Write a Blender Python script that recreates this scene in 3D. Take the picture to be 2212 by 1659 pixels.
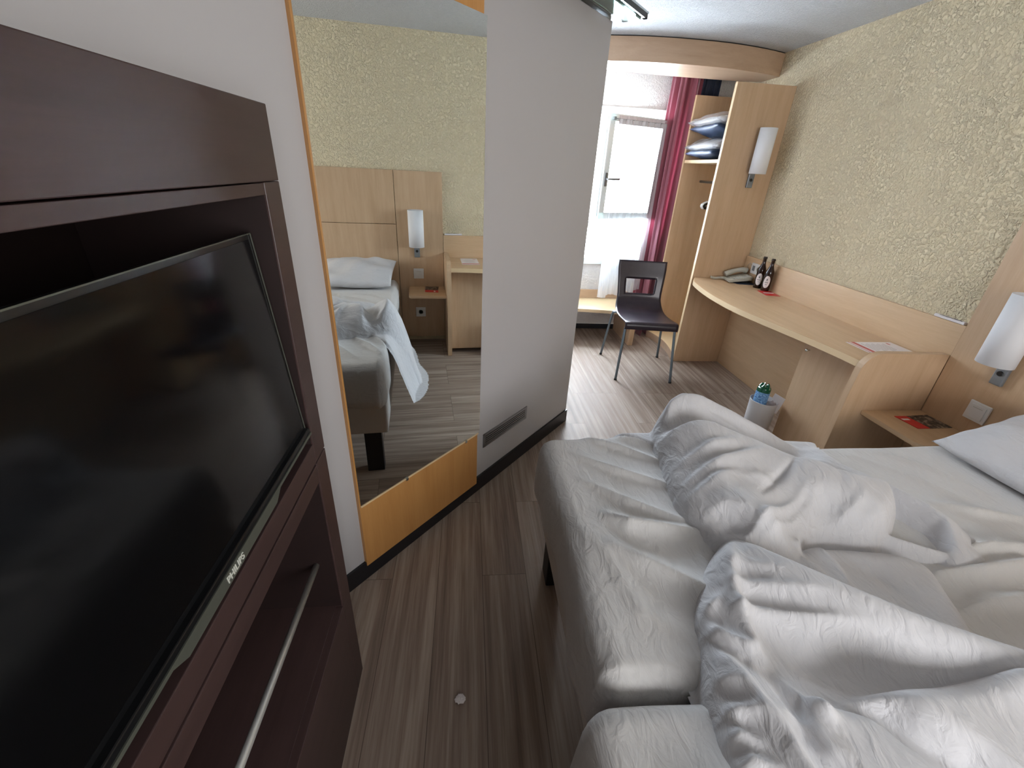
import bpy, bmesh, math, random
import numpy as np
from mathutils import Vector, Matrix, Euler

random.seed(7)
for o in list(bpy.data.objects):
    bpy.data.objects.remove(o)
sc = bpy.context.scene
COL = sc.collection
PI = math.pi

# ------------------------------------------------------------------ camera
YAW, PITCH, ROLL, FPX = math.radians(-6.4781), math.radians(26.4752), math.radians(3.158), 937.637
EYE = Vector((0, 0, 1.55))
def cam_rows():
    ca, sa, cb, sb, cc, sn = math.cos(YAW), math.sin(YAW), math.cos(PITCH), math.sin(PITCH), math.cos(ROLL), math.sin(ROLL)
    Rz = Matrix(((ca, sa, 0), (-sa, ca, 0), (0, 0, 1)))
    B = Matrix(((1, 0, 0), (0, 0, -1), (0, 1, 0)))
    Rx = Matrix(((1, 0, 0), (0, cb, -sb), (0, sb, cb)))
    Rr = Matrix(((cc, -sn, 0), (sn, cc, 0), (0, 0, 1)))
    return Rr @ Rx @ B @ Rz
M = cam_rows()
cd = bpy.data.cameras.new('camera'); cam = bpy.data.objects.new('camera', cd); COL.objects.link(cam)
r, d, f = Vector(M[0]), Vector(M[1]), Vector(M[2])
mw = Matrix((r, -d, -f)).transposed().to_4x4(); mw.translation = EYE
cam.matrix_world = mw
cd.sensor_width = 36; cd.lens = 36 * FPX / 2212; cd.clip_start = 0.02
sc.camera = cam

# ------------------------------------------------------------------ world, lights, exposure
w = bpy.data.worlds.new('sky'); sc.world = w; w.use_nodes = True
bg = w.node_tree.nodes['Background']; bg.inputs[0].default_value = (0.97, 0.96, 0.97, 1); bg.inputs[1].default_value = 5.9
sc.view_settings.view_transform = 'Standard'; sc.view_settings.look = 'None'
sc.view_settings.gamma = 1; sc.view_settings.use_curve_mapping = False
sc.view_settings.exposure = 1.16
def area(name, loc, rot, sx, sy, power, col):
    l = bpy.data.lights.new(name, 'AREA'); l.shape = 'RECTANGLE'; l.size = sx; l.size_y = sy
    l.energy = power; l.color = col
    o = bpy.data.objects.new(name, l); COL.objects.link(o); o.location = loc; o.rotation_euler = rot
    return o
# daylight through the far window; the unseen rear window is added for foreground fill
area('window_daylight', (1.32, 4.85, 1.5), (math.radians(-91), 0, 0), 1.4, 1.8, 245, (0.74, 0.87, 1.0))
rear = area('added_rear_fill_portal', (1.15, -1.69, 1.52), (math.radians(90), 0, 0), 1.6, 1.2, 1, (1, 1, 1)); rear.data.cycles.is_portal = True
try:
    sc.cycles.diffuse_bounces = 6; sc.cycles.max_bounces = 12; sc.cycles.transparent_max_bounces = 16
    sc.cycles.caustics_reflective = False; sc.cycles.caustics_refractive = False
except Exception:
    pass

# ------------------------------------------------------------------ materials
def lin(c):
    return tuple((x / 255 / 12.92 if x / 255 <= 0.04045 else ((x / 255 + 0.055) / 1.055) ** 2.4) for x in c) + (1,)
MATS = {}
def mat(name, rgb, rough=0.5, metal=0.0, **kw):
    m = bpy.data.materials.new(name); m.use_nodes = True
    nt = m.node_tree; b = nt.nodes['Principled BSDF']
    b.inputs['Base Color'].default_value = lin(rgb); b.inputs['Roughness'].default_value = rough
    b.inputs['Metallic'].default_value = metal
    for k, v in kw.items():
        b.inputs[k].default_value = v
    MATS[name] = m
    return m
def N(m, t, **kw):
    n = m.node_tree.nodes.new(t)
    for k, v in kw.items():
        setattr(n, k, v)
    return n
def L(m, a, b):
    m.node_tree.links.new(a, b)
def coords(m, scale=(1, 1, 1), kind='pos'):
    if kind == 'pos':
        g = N(m, 'ShaderNodeNewGeometry'); out = g.outputs['Position']
    else:
        g = N(m, 'ShaderNodeTexCoord'); out = g.outputs['Object']
    mp = N(m, 'ShaderNodeMapping'); mp.inputs['Scale'].default_value = scale
    L(m, out, mp.inputs['Vector']); return mp.outputs['Vector']
def noise(m, vec, scale, detail=4, rough=0.5, dist=0.0):
    n = N(m, 'ShaderNodeTexNoise'); n.inputs['Scale'].default_value = scale; n.inputs['Detail'].default_value = detail
    n.inputs['Roughness'].default_value = rough; n.inputs['Distortion'].default_value = dist
    L(m, vec, n.inputs['Vector']); return n.outputs['Fac']
def ramp(m, fac, stops):
    n = N(m, 'ShaderNodeValToRGB'); cr = n.color_ramp
    while len(cr.elements) > 1: cr.elements.remove(cr.elements[-1])
    cr.elements[0].position = stops[0][0]; cr.elements[0].color = lin(stops[0][1])
    for p, c in stops[1:]:
        e = cr.elements.new(p); e.color = lin(c)
    L(m, fac, n.inputs['Fac']); return n.outputs['Color']
def bump(m, h, strength, dist):
    n = N(m, 'ShaderNodeBump'); n.inputs['Strength'].default_value = strength; n.inputs['Distance'].default_value = dist
    L(m, h, n.inputs['Height']); L(m, n.outputs['Normal'], m.node_tree.nodes['Principled BSDF'].inputs['Normal'])
def base(m, col):
    L(m, col, m.node_tree.nodes['Principled BSDF'].inputs['Base Color'])

def wood(name, a, b, axis, rough=0.42):
    m = mat(name, a, rough)
    s = [14, 14, 14]; s[axis] = 1.2
    v = coords(m, tuple(s)); n1 = noise(m, v, 1.6, 5, 0.6, 0.3)
    s2 = [90, 90, 90]; s2[axis] = 4
    v2 = coords(m, tuple(s2)); n2 = noise(m, v2, 2.2, 3, 0.6)
    mx = N(m, 'ShaderNodeMath', operation='MULTIPLY_ADD'); L(m, n2, mx.inputs[0]); mx.inputs[1].default_value = 0.35; L(m, n1, mx.inputs[2])
    base(m, ramp(m, mx.outputs[0], [(0.40, b), (0.85, a)])); return m
BEECH_V = wood('beech_vertical_grain', (201, 171, 139), (186, 155, 122), 2)
BEECH_Y = wood('beech_lengthwise_grain', (208, 178, 143), (194, 162, 126), 1)
BEECH_X = wood('beech_crosswise_grain', (194, 166, 140), (180, 152, 126), 0)
BEECH_EDGE = mat('beech_pale_edge', (226, 200, 160), 0.45)
OAK_PANEL = wood('orange_beech', (200, 148, 88), (186, 132, 74), 2)
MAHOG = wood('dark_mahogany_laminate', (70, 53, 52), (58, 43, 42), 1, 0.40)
MAHOG_SHADED = wood('shaded_mahogany_inside', (34, 18, 17), (28, 15, 14), 1, 0.6)  # mahogany darkened to paint the shade inside the bays
WENGE = wood('wenge_plywood', (46, 37, 45), (36, 29, 38), 1, 0.28)

def plaster(name, rgb, rgb2, scale, strength, dist, rough=0.85):
    m = mat(name, rgb, rough)
    v = coords(m)
    n1 = noise(m, v, scale, 3, 0.55, 0.6)
    n2 = noise(m, v, scale * 0.33, 2, 0.5)
    r1 = N(m, 'ShaderNodeMapRange'); r1.interpolation_type = 'SMOOTHSTEP'
    r1.inputs['From Min'].default_value = 0.42; r1.inputs['From Max'].default_value = 0.66; L(m, n1, r1.inputs['Value'])
    ad = N(m, 'ShaderNodeMath', operation='MULTIPLY'); L(m, r1.outputs[0], ad.inputs[0]); L(m, n2, ad.inputs[1])
    bump(m, ad.outputs[0], strength, dist)
    base(m, ramp(m, n2, [(0.3, rgb2), (0.7, rgb)]))
    return m
WALL_CREAM = plaster('cream_rough_plaster', (230, 216, 184), (224, 209, 175), 62, 1.0, 0.015)
WALL_WHITE = plaster('white_rough_plaster', (214, 210, 208), (206, 203, 202), 60, 0.6, 0.010)
CEIL = plaster('white_gritty_ceiling', (205, 206, 208), (198, 200, 202), 105, 0.9, 0.010)
PANEL_WHITE = mat('white_melamine_panel', (184, 183, 185), 0.4)
v = coords(PANEL_WHITE); bump(PANEL_WHITE, noise(PANEL_WHITE, v, 420, 2), 0.05, 0.001)
SKIRT = mat('black_skirting', (24, 25, 30), 0.35)
MIRROR = mat('mirror_glass', (238, 242, 240), 0.0, 1.0)
CHROME = mat('brushed_steel', (150, 152, 156), 0.28, 1.0)
POLISH = mat('polished_chrome', (215, 222, 222), 0.08, 1.0)
ALU = mat('satin_aluminium', (214, 216, 214), 0.38, 0.6)
GREYTUBE = mat('grey_painted_tube', (112, 124, 132), 0.35, 0.6)
GREYMETAL = mat('grey_lamp_metal', (128, 132, 136), 0.4, 0.5)
BLACK = mat('black_plastic', (16, 17, 19), 0.3)
BLACKLEG = mat('black_bed_leg', (14, 14, 17), 0.5)
SCREEN = mat('tv_glossy_screen', (8, 9, 11), 0.10); SCREEN.node_tree.nodes['Principled BSDF'].inputs['Specular IOR Level'].default_value = 0.28
GREYCHIN = mat('grey_tv_chin', (92, 96, 88), 0.35, 0.3)
LETTER = mat('pale_lettering', (205, 208, 200), 0.5)
WHITEPL = mat('white_plastic', (222, 222, 220), 0.35)
GREYPL = mat('warm_grey_plastic', (176, 174, 162), 0.45)
PALEPL = mat('pale_grey_buttons', (200, 199, 190), 0.45)
SHADE = mat('white_lamp_shade', (228, 229, 232), 0.8)
v = coords(SHADE, (1, 1, 3)); bump(SHADE, noise(SHADE, v, 500, 2), 0.12, 0.001)
UPVC = mat('white_window_frame', (226, 232, 230), 0.3)
GASKET = mat('grey_seal', (130, 138, 140), 0.5)
RED = mat('red_print', (206, 44, 42), 0.4)
PAPER = mat('white_paper', (232, 226, 226), 0.6)
PINKP = mat('rose_print', (198, 96, 92), 0.5)
GREYPR = mat('grey_print', (168, 160, 160), 0.6)
NAVY = mat('navy_fabric', (38, 50, 74), 0.6)
BLUEP = mat('navy_pillow_fabric', (30, 50, 78), 0.5)
PHOTO = mat('dark_photo_print', (40, 36, 34), 0.35)
v = coords(PHOTO, (30, 30, 30)); base(PHOTO, ramp(PHOTO, noise(PHOTO, v, 1.4, 5, 0.7), [(0.35, (18, 17, 18)), (0.5, (70, 60, 52)), (0.62, (180, 168, 150)), (0.75, (60, 52, 46))]))
def glass(name, rgb, rough=0.05, ior=1.45):
    m = mat(name, rgb, rough); b = m.node_tree.nodes['Principled BSDF']
    b.inputs['Transmission Weight'].default_value = 1.0; b.inputs['IOR'].default_value = ior; return m
AMBER = mat('brown_bottle_glass', (44, 24, 16), 0.06); AMBER.node_tree.nodes['Principled BSDF'].inputs['Transmission Weight'].default_value = 0.25
GREENP = mat('green_bottle_plastic', (6, 96, 66), 0.1); GREENP.node_tree.nodes['Principled BSDF'].inputs['Transmission Weight'].default_value = 0.35
PANE = glass('clear_window_glass', (255, 255, 255), 0.0, 1.1)
GLASSGREEN = glass('greenish_diffuser_glass', (200, 235, 228), 0.08)
BINW = mat('white_bin_plastic', (206, 206, 208), 0.4)
BAGW = mat('clear_plastic_wrap', (235, 238, 242), 0.15); BAGW.node_tree.nodes['Principled BSDF'].inputs['Alpha'].default_value = 0.3
BLUELAB = mat('blue_bottle_label', (120, 165, 205), 0.45)
v = coords(BLUELAB, (60, 60, 160)); base(BLUELAB, ramp(BLUELAB, noise(BLUELAB, v, 1.5, 3, 0.6), [(0.38, (40, 84, 150)), (0.5, (112, 160, 204)), (0.7, (150, 190, 220))]))
# linen with fine creases
def linen(name, rgb, strength=0.35):
    m = mat(name, rgb, 0.9)
    m.node_tree.nodes['Principled BSDF'].inputs['Sheen Weight'].default_value = 0.15
    g = N(m, 'ShaderNodeNewGeometry')
    rt = N(m, 'ShaderNodeMapping'); rt.inputs['Rotation'].default_value = (0, 0, 0.6); rt.inputs['Scale'].default_value = (1.0, 2.6, 1.2); L(m, g.outputs['Position'], rt.inputs['Vector'])
    n1 = N(m, 'ShaderNodeTexNoise'); n1.noise_type = 'RIDGED_MULTIFRACTAL'; n1.inputs['Scale'].default_value = 5.0; n1.inputs['Detail'].default_value = 4
    n1.inputs['Distortion'].default_value = 0.9; L(m, rt.outputs[0], n1.inputs['Vector'])
    v2 = coords(m, (2.4, 1.0, 1.5)); n2 = noise(m, v2, 14, 4, 0.5, 1.2)
    ad = N(m, 'ShaderNodeMath', operation='MULTIPLY_ADD'); L(m, n1.outputs['Fac'], ad.inputs[0]); ad.inputs[1].default_value = 0.30; L(m, n2, ad.inputs[2])
    bump(m, ad.outputs[0], strength, 0.011); return m
LINEN = linen('white_cotton', (200, 200, 203), 0.6)
LINEN_F = linen('white_fitted_cotton', (200, 199, 198), 0.5)
BEDBASE = mat('pale_grey_bed_fabric', (205, 203, 200), 0.9)
# velvet curtain
CURT = mat('wine_red_curtain', (132, 70, 84), 0.75)
CURT.node_tree.nodes['Principled BSDF'].inputs['Sheen Weight'].default_value = 0.4
nt = CURT.node_tree; tr = N(CURT, 'ShaderNodeBsdfTranslucent'); tr.inputs[0].default_value = lin((150, 60, 78))
mx = N(CURT, 'ShaderNodeMixShader'); mx.inputs[0].default_value = 0.18
out = nt.nodes['Material Output']; L(CURT, nt.nodes['Principled BSDF'].outputs[0], mx.inputs[1]); L(CURT, tr.outputs[0], mx.inputs[2]); L(CURT, mx.outputs[0], out.inputs['Surface'])
SHEER = mat('white_net_curtain', (240, 244, 248), 0.9)
nt = SHEER.node_tree; tr = N(SHEER, 'ShaderNodeBsdfTranslucent'); tr.inputs[0].default_value = (0.9, 0.94, 1, 1)
mx = N(SHEER, 'ShaderNodeMixShader'); mx.inputs[0].default_value = 0.55
tp = N(SHEER, 'ShaderNodeBsdfTransparent'); mx2 = N(SHEER, 'ShaderNodeMixShader'); mx2.inputs[0].default_value = 0.38
out = nt.nodes['Material Output']; L(SHEER, nt.nodes['Principled BSDF'].outputs[0], mx.inputs[1]); L(SHEER, tr.outputs[0], mx.inputs[2])
L(SHEER, mx.outputs[0], mx2.inputs[1]); L(SHEER, tp.outputs[0], mx2.inputs[2]); L(SHEER, mx2.outputs[0], out.inputs['Surface'])
NETD = mat('dense_gathered_net', (196, 190, 194), 0.9)
# plank floor, boards run along Y
FLOOR = mat('grey_brown_plank_floor', (120, 105, 96), 0.55)
FLOOR.node_tree.nodes['Principled BSDF'].inputs['Specular IOR Level'].default_value = 0.3
g = N(FLOOR, 'ShaderNodeNewGeometry'); sp = N(FLOOR, 'ShaderNodeSeparateXYZ'); L(FLOOR, g.outputs['Position'], sp.inputs[0])
cb = N(FLOOR, 'ShaderNodeCombineXYZ')
axx = N(FLOOR, 'ShaderNodeMath', operation='ADD'); L(FLOOR, sp.outputs[0], axx.inputs[0]); axx.inputs[1].default_value = 0.121 + 0.1852 * 20
axy = N(FLOOR, 'ShaderNodeMath', operation='ADD'); L(FLOOR, sp.outputs[1], axy.inputs[0]); axy.inputs[1].default_value = 10.37
L(FLOOR, axy.outputs[0], cb.inputs[0]); L(FLOOR, axx.outputs[0], cb.inputs[1])
br = N(FLOOR, 'ShaderNodeTexBrick'); br.offset = 0.37; br.offset_frequency = 3
br.inputs['Scale'].default_value = 1; br.inputs['Brick Width'].default_value = 1.21; br.inputs['Row Height'].default_value = 0.1852
br.inputs['Mortar Size'].default_value = 0.0011; br.inputs['Mortar Smooth'].default_value = 0.2
br.inputs['Color1'].default_value = (0, 0, 0, 1); br.inputs['Color2'].default_value = (1, 1, 1, 1); br.inputs['Mortar'].default_value = (0.5, 0.5, 0.5, 1)
L(FLOOR, cb.outputs[0], br.inputs['Vector'])
# streaks shift from board to board
sh = N(FLOOR, 'ShaderNodeVectorMath', operation='MULTIPLY_ADD'); L(FLOOR, br.outputs['Color'], sh.inputs[0]); sh.inputs[1].default_value = (7, 13, 5)
L(FLOOR, g.outputs['Position'], sh.inputs[2])
mp = N(FLOOR, 'ShaderNodeMapping'); mp.inputs['Scale'].default_value = (26, 0.9, 1); L(FLOOR, sh.outputs[0], mp.inputs['Vector'])
s1 = noise(FLOOR, mp.outputs[0], 1.0, 4, 0.6, 0.2)
mp2 = N(FLOOR, 'ShaderNodeMapping'); mp2.inputs['Scale'].default_value = (160, 5, 1); L(FLOOR, sh.outputs[0], mp2.inputs['Vector'])
s2 = noise(FLOOR, mp2.outputs[0], 1.0, 3, 0.6)
ad = N(FLOOR, 'ShaderNodeMath', operation='MULTIPLY_ADD'); L(FLOOR, s2, ad.inputs[0]); ad.inputs[1].default_value = 0.35; L(FLOOR, s1, ad.inputs[2])
fc = ramp(FLOOR, ad.outputs[0], [(0.40, (110, 95, 85)), (0.60, (138, 121, 109)), (0.74, (158, 143, 130)), (0.90, (178, 163, 149))])
mxr = N(FLOOR, 'ShaderNodeMixRGB'); mxr.blend_type = 'MULTIPLY'; L(FLOOR, br.outputs['Fac'], mxr.inputs[0]); L(FLOOR, fc, mxr.inputs[1]); mxr.inputs[2].default_value = (0.35, 0.32, 0.3, 1)
base(FLOOR, mxr.outputs[0]); bump(FLOOR, s2, 0.12, 0.002)

# ------------------------------------------------------------------ mesh helpers
def new(): return bmesh.new()
def box(bm, a, b, bev=0.0, seg=2):
    t = bmesh.new(); bmesh.ops.create_cube(t, size=1)
    a, b = Vector(a), Vector(b)
    for v in t.verts:
        v.co = Vector([(a[i] + b[i]) / 2 + v.co[i] * abs(b[i] - a[i]) for i in range(3)])
    if bev > 0: bmesh.ops.bevel(t, geom=t.edges[:], offset=bev, segments=seg, affect='EDGES', profile=0.5)
    merge(bm, t); return bm
def merge(bm, t, mtx=None, mi=0):
    vs = [bm.verts.new(mtx @ v.co if mtx else v.co) for v in t.verts]
    t.verts.index_update()
    for fc_ in t.faces:
        try:
            nf = bm.faces.new([vs[v.index] for v in fc_.verts]); nf.smooth = fc_.smooth; nf.material_index = mi
        except ValueError: pass
    t.free()
def extrude(bm, outline, vec, bev=0.0):
    """outline: list of 3D points (a planar loop); vec: thickness vector"""
    t = bmesh.new(); vec = Vector(vec)
    A_ = [t.verts.new(Vector(p)) for p in outline]; B_ = [t.verts.new(Vector(p) + vec) for p in outline]
    n = len(A_); t.faces.new(A_[::-1]); t.faces.new(B_)
    for i in range(n): t.faces.new((A_[i], A_[(i + 1) % n], B_[(i + 1) % n], B_[i]))
    bmesh.ops.recalc_face_normals(t, faces=t.faces[:])
    if bev > 0: bmesh.ops.bevel(t, geom=t.edges[:], offset=bev, segments=2, affect='EDGES')
    merge(bm, t)
def tube(bm, pts, rad, seg=12, sub=6, flat=1.0):
    """smooth tube through pts (Catmull-Rom)"""
    P = [Vector(p) for p in pts]; rr = rad if isinstance(rad, (list, tuple)) else [rad] * len(P)
    path, rs = [], []
    if sub <= 1 or len(P) == 2: path, rs = P, list(rr)
    else:
        for i in range(len(P) - 1):
            p0 = P[max(i - 1, 0)]; p1 = P[i]; p2 = P[i + 1]; p3 = P[min(i + 2, len(P) - 1)]
            for k in range(sub):
                t = k / sub
                path.append(0.5 * ((2 * p1) + (p2 - p0) * t + (2 * p0 - 5 * p1 + 4 * p2 - p3) * t * t + (3 * p1 - p0 - 3 * p2 + p3) * t ** 3))
                rs.append(rr[i] * (1 - t) + rr[i + 1] * t)
        path.append(P[-1]); rs.append(rr[-1])
    t = bmesh.new(); rings = []
    up = Vector((0, 0, 1))
    for i, p in enumerate(path):
        tg = (path[min(i + 1, len(path) - 1)] - path[max(i - 1, 0)]).normalized()
        if abs(tg.dot(up)) > 0.95: up = Vector((0, 1, 0)) if abs(tg.y) < 0.9 else Vector((1, 0, 0))
        s = tg.cross(up).normalized(); u = s.cross(tg).normalized(); up = u
        rings.append([t.verts.new(p + (s * math.cos(a) + u * math.sin(a) * flat) * rs[i]) for a in [2 * PI * j / seg for j in range(seg)]])
    for i in range(len(rings) - 1):
        for j in range(seg):
            ff = t.faces.new((rings[i][j], rings[i][(j + 1) % seg], rings[i + 1][(j + 1) % seg], rings[i + 1][j])); ff.smooth = True
    t.faces.new(rings[0][::-1]); t.faces.new(rings[-1])
    bmesh.ops.recalc_face_normals(t, faces=t.faces[:]); merge(bm, t)
def lathe(bm, prof, c=(0, 0, 0), seg=28, mtx=None, cap=True):
    t = bmesh.new(); rings = []
    for rad, z in prof:
        rings.append([t.verts.new((rad * math.cos(2 * PI * j / seg), rad * math.sin(2 * PI * j / seg), z)) for j in range(seg)])
    for i in range(len(rings) - 1):
        for j in range(seg):
            ff = t.faces.new((rings[i][j], rings[i][(j + 1) % seg], rings[i + 1][(j + 1) % seg], rings[i + 1][j])); ff.smooth = True
    if cap:
        t.faces.new(rings[0][::-1]); t.faces.new(rings[-1])
    bmesh.ops.recalc_face_normals(t, faces=t.faces[:])
    merge(bm, t, (mtx or Matrix.Translation(c)))
def rbox(bm, a, b, rad, n, fn=None):
    """soft rounded box: subdivided cube faces pushed onto a rounded hull, then shaped by fn(co, normal)"""
    a, b = Vector(a), Vector(b); t = bmesh.new(); grid = {}
    def vert(i, j, k):
        key = (i, j, k)
        if key not in grid:
            p = Vector([a[q] + (b[q] - a[q]) * (i, j, k)[q] / n[q] for q in range(3)])
            c = Vector([min(max(p[q], a[q] + rad[q]), b[q] - rad[q]) for q in range(3)])
            dlt = Vector([(p[q] - c[q]) / rad[q] for q in range(3)])
            L_ = dlt.length
            if L_ > 1e-9:
                nn = dlt / L_; m_ = max(abs(x) for x in dlt); nn2 = nn * m_
                p = c + Vector([nn2[q] * rad[q] for q in range(3)]); nrm = nn
            else: nrm = Vector((0, 0, 1))
            if fn: p = fn(p, nrm)
            grid[key] = t.verts.new(p)
        return grid[key]
    def quad(*ks):
        ff = t.faces.new([vert(*k) for k in ks]); ff.smooth = True
    for i in range(n[0]):
        for j in range(n[1]):
            for k in (0, n[2]): quad((i, j, k), (i + 1, j, k), (i + 1, j + 1, k), (i, j + 1, k))
    for i in range(n[0]):
        for k in range(n[2]):
            for j in (0, n[1]): quad((i, j, k), (i + 1, j, k), (i + 1, j, k + 1), (i, j, k + 1))
    for j in range(n[1]):
        for k in range(n[2]):
            for i in (0, n[0]): quad((i, j, k), (i, j + 1, k), (i, j + 1, k + 1), (i, j, k + 1))
    bmesh.ops.recalc_face_normals(t, faces=t.faces[:]); merge(bm, t)

WORLD = {}
def link(name, bm, mats, origin):
    me = bpy.data.meshes.new(name)
    bmesh.ops.translate(bm, verts=bm.verts[:], vec=-Vector(origin))
    bm.to_mesh(me); bm.free()
    for m in (mats if isinstance(mats, (list, tuple)) else [mats]): me.materials.append(m)
    o = bpy.data.objects.new(name, me); COL.objects.link(o); return o
def centre(bm):
    xs = [v.co for v in bm.verts]
    return Vector(((min(v.x for v in xs) + max(v.x for v in xs)) / 2, (min(v.y for v in xs) + max(v.y for v in xs)) / 2, min(v.z for v in xs)))
def tag(o, label, cat, group=None, kind=None):
    o['label'] = label; o['category'] = cat
    if group: o['group'] = group
    if kind: o['kind'] = kind
    return o
def thing(name, loc, label, cat, group=None):
    o = bpy.data.objects.new(name, None); COL.objects.link(o); o.location = loc; o.empty_display_size = 0.05
    WORLD[o.name] = Vector(loc); return tag(o, label, cat, group)
def solo(name, bm, m, label, cat, group=None, kind=None):
    c = centre(bm); o = link(name, bm, m, c); o.location = c; WORLD[o.name] = c
    return tag(o, label, cat, group, kind)
def part(name, bm, m, parent, label=None):
    """bm is in world coordinates; the part's origin is its own base centre"""
    c = centre(bm); o = link(name, bm, m, c); o.parent = parent
    o.location = c - WORLD[parent.name]; WORLD[o.name] = c
    if label: o['label'] = label
    return o
def struct(name, bm, m):
    c = centre(bm); o = link(name, bm, m, c); o.location = c; o['kind'] = 'structure'; WORLD[o.name] = c; return o
def lettering(name, text, size, mtx, m, parent, extr=0.0004):
    cu = bpy.data.curves.new(name, 'FONT'); cu.body = text; cu.size = size; cu.extrude = extr; cu.align_x = 'CENTER'; cu.align_y = 'CENTER'
    cu.offset = size * 0.02
    to = bpy.data.objects.new(name, cu); COL.objects.link(to)
    dg = bpy.context.evaluated_depsgraph_get(); me = bpy.data.meshes.new_from_object(to.evaluated_get(dg))
    bpy.data.objects.remove(to)
    bm = bmesh.new(); bm.from_mesh(me); bmesh.ops.transform(bm, matrix=mtx, verts=bm.verts[:])
    return part(name, bm, m, parent)

# oblique wall frame (a diagonal partition)
A_ = Vector((0.669, 2.539, 0)); ang = math.radians(41.2)
D_ = Vector((math.sin(ang), math.cos(ang), 0)); N_ = Vector((D_.y, -D_.x, 0))
def ob(s, off, z): return A_ + D_ * s + N_ * off + Vector((0, 0, z))
def obox(bm, s0, s1, o0, o1, z0, z1, bev=0):
    extrude(bm, [ob(s0, o0, z0), ob(s1, o0, z0), ob(s1, o1, z0), ob(s0, o1, z0)], (0, 0, z1 - z0), bev)

CEIL_Z = 2.425; WX = 2.37; WY = 4.49; LX = -0.90; BY = -1.7
sJ = (LX - A_.x) / D_.x                       # where the partition meets the left wall
yJ = A_.y + D_.y * sJ
# ------------------------------------------------------------------ room shell
bm = new(); box(bm, (LX - 0.1, BY - 0.1, -0.08), (WX + 0.1, WY + 0.1, 0)); struct('floor', bm, FLOOR)
bm = new(); box(bm, (LX - 0.1, BY - 0.1, CEIL_Z), (WX + 0.1, WY + 0.12, CEIL_Z + 0.08)); struct('ceiling', bm, CEIL)
bm = new(); box(bm, (WX, BY - 0.1, 0), (WX + 0.1, WY + 0.1, CEIL_Z)); struct('wall_right', bm, WALL_CREAM)
WX0, WX1, WZ0, WZ1 = 0.78, 1.88, 0.70, 2.07
bm = new()
box(bm, (0.55, WY, 0), (WX, WY + 0.14, WZ0)); box(bm, (0.55, WY, WZ1), (WX, WY + 0.14, CEIL_Z))
box(bm, (0.55, WY, WZ0), (WX0, WY + 0.14, WZ1)); box(bm, (WX1, WY, WZ0), (WX, WY + 0.14, WZ1))
struct('wall_window_side', bm, WALL_WHITE)
bm = new(); box(bm, (LX - 0.1, BY - 0.1, 0), (LX, yJ, CEIL_Z)); struct('wall_left', bm, PANEL_WHITE)
bm = new(); extrude(bm, [ob(sJ - 0.05, 0, 0), ob(0, 0, 0), ob(0, 0, 0) + Vector((-0.09, 0.05, 0)), ob(sJ - 0.05, -0.06, 0)], (0, 0, 2.187)); struct('wall_diagonal', bm, PANEL_WHITE)
bm = new(); box(bm, (0.58, A_.y + 0.06, 0), (0.66, WY, CEIL_Z)); struct('wall_cubicle', bm, PANEL_WHITE)
bm = new(); extrude(bm, [ob(sJ - 0.05, -0.006, 2.19), ob(-0.008, -0.006, 2.19), ob(-0.05, -0.06, 2.19), ob(sJ - 0.05, -0.06, 2.19)], (0, 0, CEIL_Z - 2.19)); struct('trim_1', bm, CHROME)
RWX0, RWX1, RWZ0, RWZ1 = 0.35, 1.95, 0.92, 2.12  # unseen rear window, added behind the camera to let fill light in
bm = new()
box(bm, (LX, BY - 0.1, 0), (WX, BY, RWZ0)); box(bm, (LX, BY - 0.1, RWZ1), (WX, BY, CEIL_Z))
box(bm, (LX, BY - 0.1, RWZ0), (RWX0, BY, RWZ1)); box(bm, (RWX1, BY - 0.1, RWZ0), (WX, BY, RWZ1)); struct('wall_rear', bm, WALL_CREAM)
bm = new()
for a0, b0 in (((RWX0, RWZ0), (RWX1, RWZ0 + 0.05)), ((RWX0, RWZ1 - 0.05), (RWX1, RWZ1)), ((RWX0, RWZ0), (RWX0 + 0.05, RWZ1)), ((RWX1 - 0.05, RWZ0), (RWX1, RWZ1)), ((1.13, RWZ0), (1.17, RWZ1))):
    box(bm, (a0[0], BY - 0.08, a0[1]), (b0[0], BY - 0.02, b0[1]))
struct('added_rear_window', bm, UPVC)  # frame of the added rear opening
# skirtings
bm = new(); extrude(bm, [ob(sJ + 0.02, 0, 0.0), ob(0.0, 0, 0.0), ob(0.0, 0.011, 0.0), ob(sJ + 0.02, 0.011, 0.0)], (0, 0, 0.088)); struct('baseboard_diagonal', bm, SKIRT)
bm = new(); box(bm, (0.67, WY - 0.012, 0), (1.6, WY, 0.055)); struct('baseboard_window_side', bm, SKIRT)
bm = new(); box(bm, (0.67, WY - 0.016, 0.056), (1.6, WY, 0.068)); struct('trim_2', bm, WHITEPL)
# small ventilation grille low in the diagonal partition
g0 = thing('vent_grille', ob(-0.7, 0.0, 0.24), 'brushed metal vent grille with dark slots low on white partition', 'vent')
bm = new(); S0, S1, Z0, Z1 = -0.898, -0.504, 0.246, 0.326
obox(bm, S0, S1, 0.0, 0.004, Z0, Z0 + 0.014); obox(bm, S0, S1, 0.0, 0.004, Z1 - 0.014, Z1)
obox(bm, S0, S0 + 0.016, 0.0, 0.004, Z0, Z1); obox(bm, S1 - 0.016, S1, 0.0, 0.004, Z0, Z1); part('frame', bm, CHROME, g0)
bm = new(); obox(bm, S0 + 0.01, S1 - 0.01, 0.0005, 0.0015, Z0 + 0.01, Z1 - 0.01); part('backing', bm, BLACK, g0)
for k in range(4):
    bm = new(); z = Z0 + 0.0175 + k * 0.0125
    obox(bm, S0 + 0.014, S1 - 0.014, 0.0015, 0.0045, z, z + 0.006); part('slat', bm, CHROME, g0)

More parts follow.
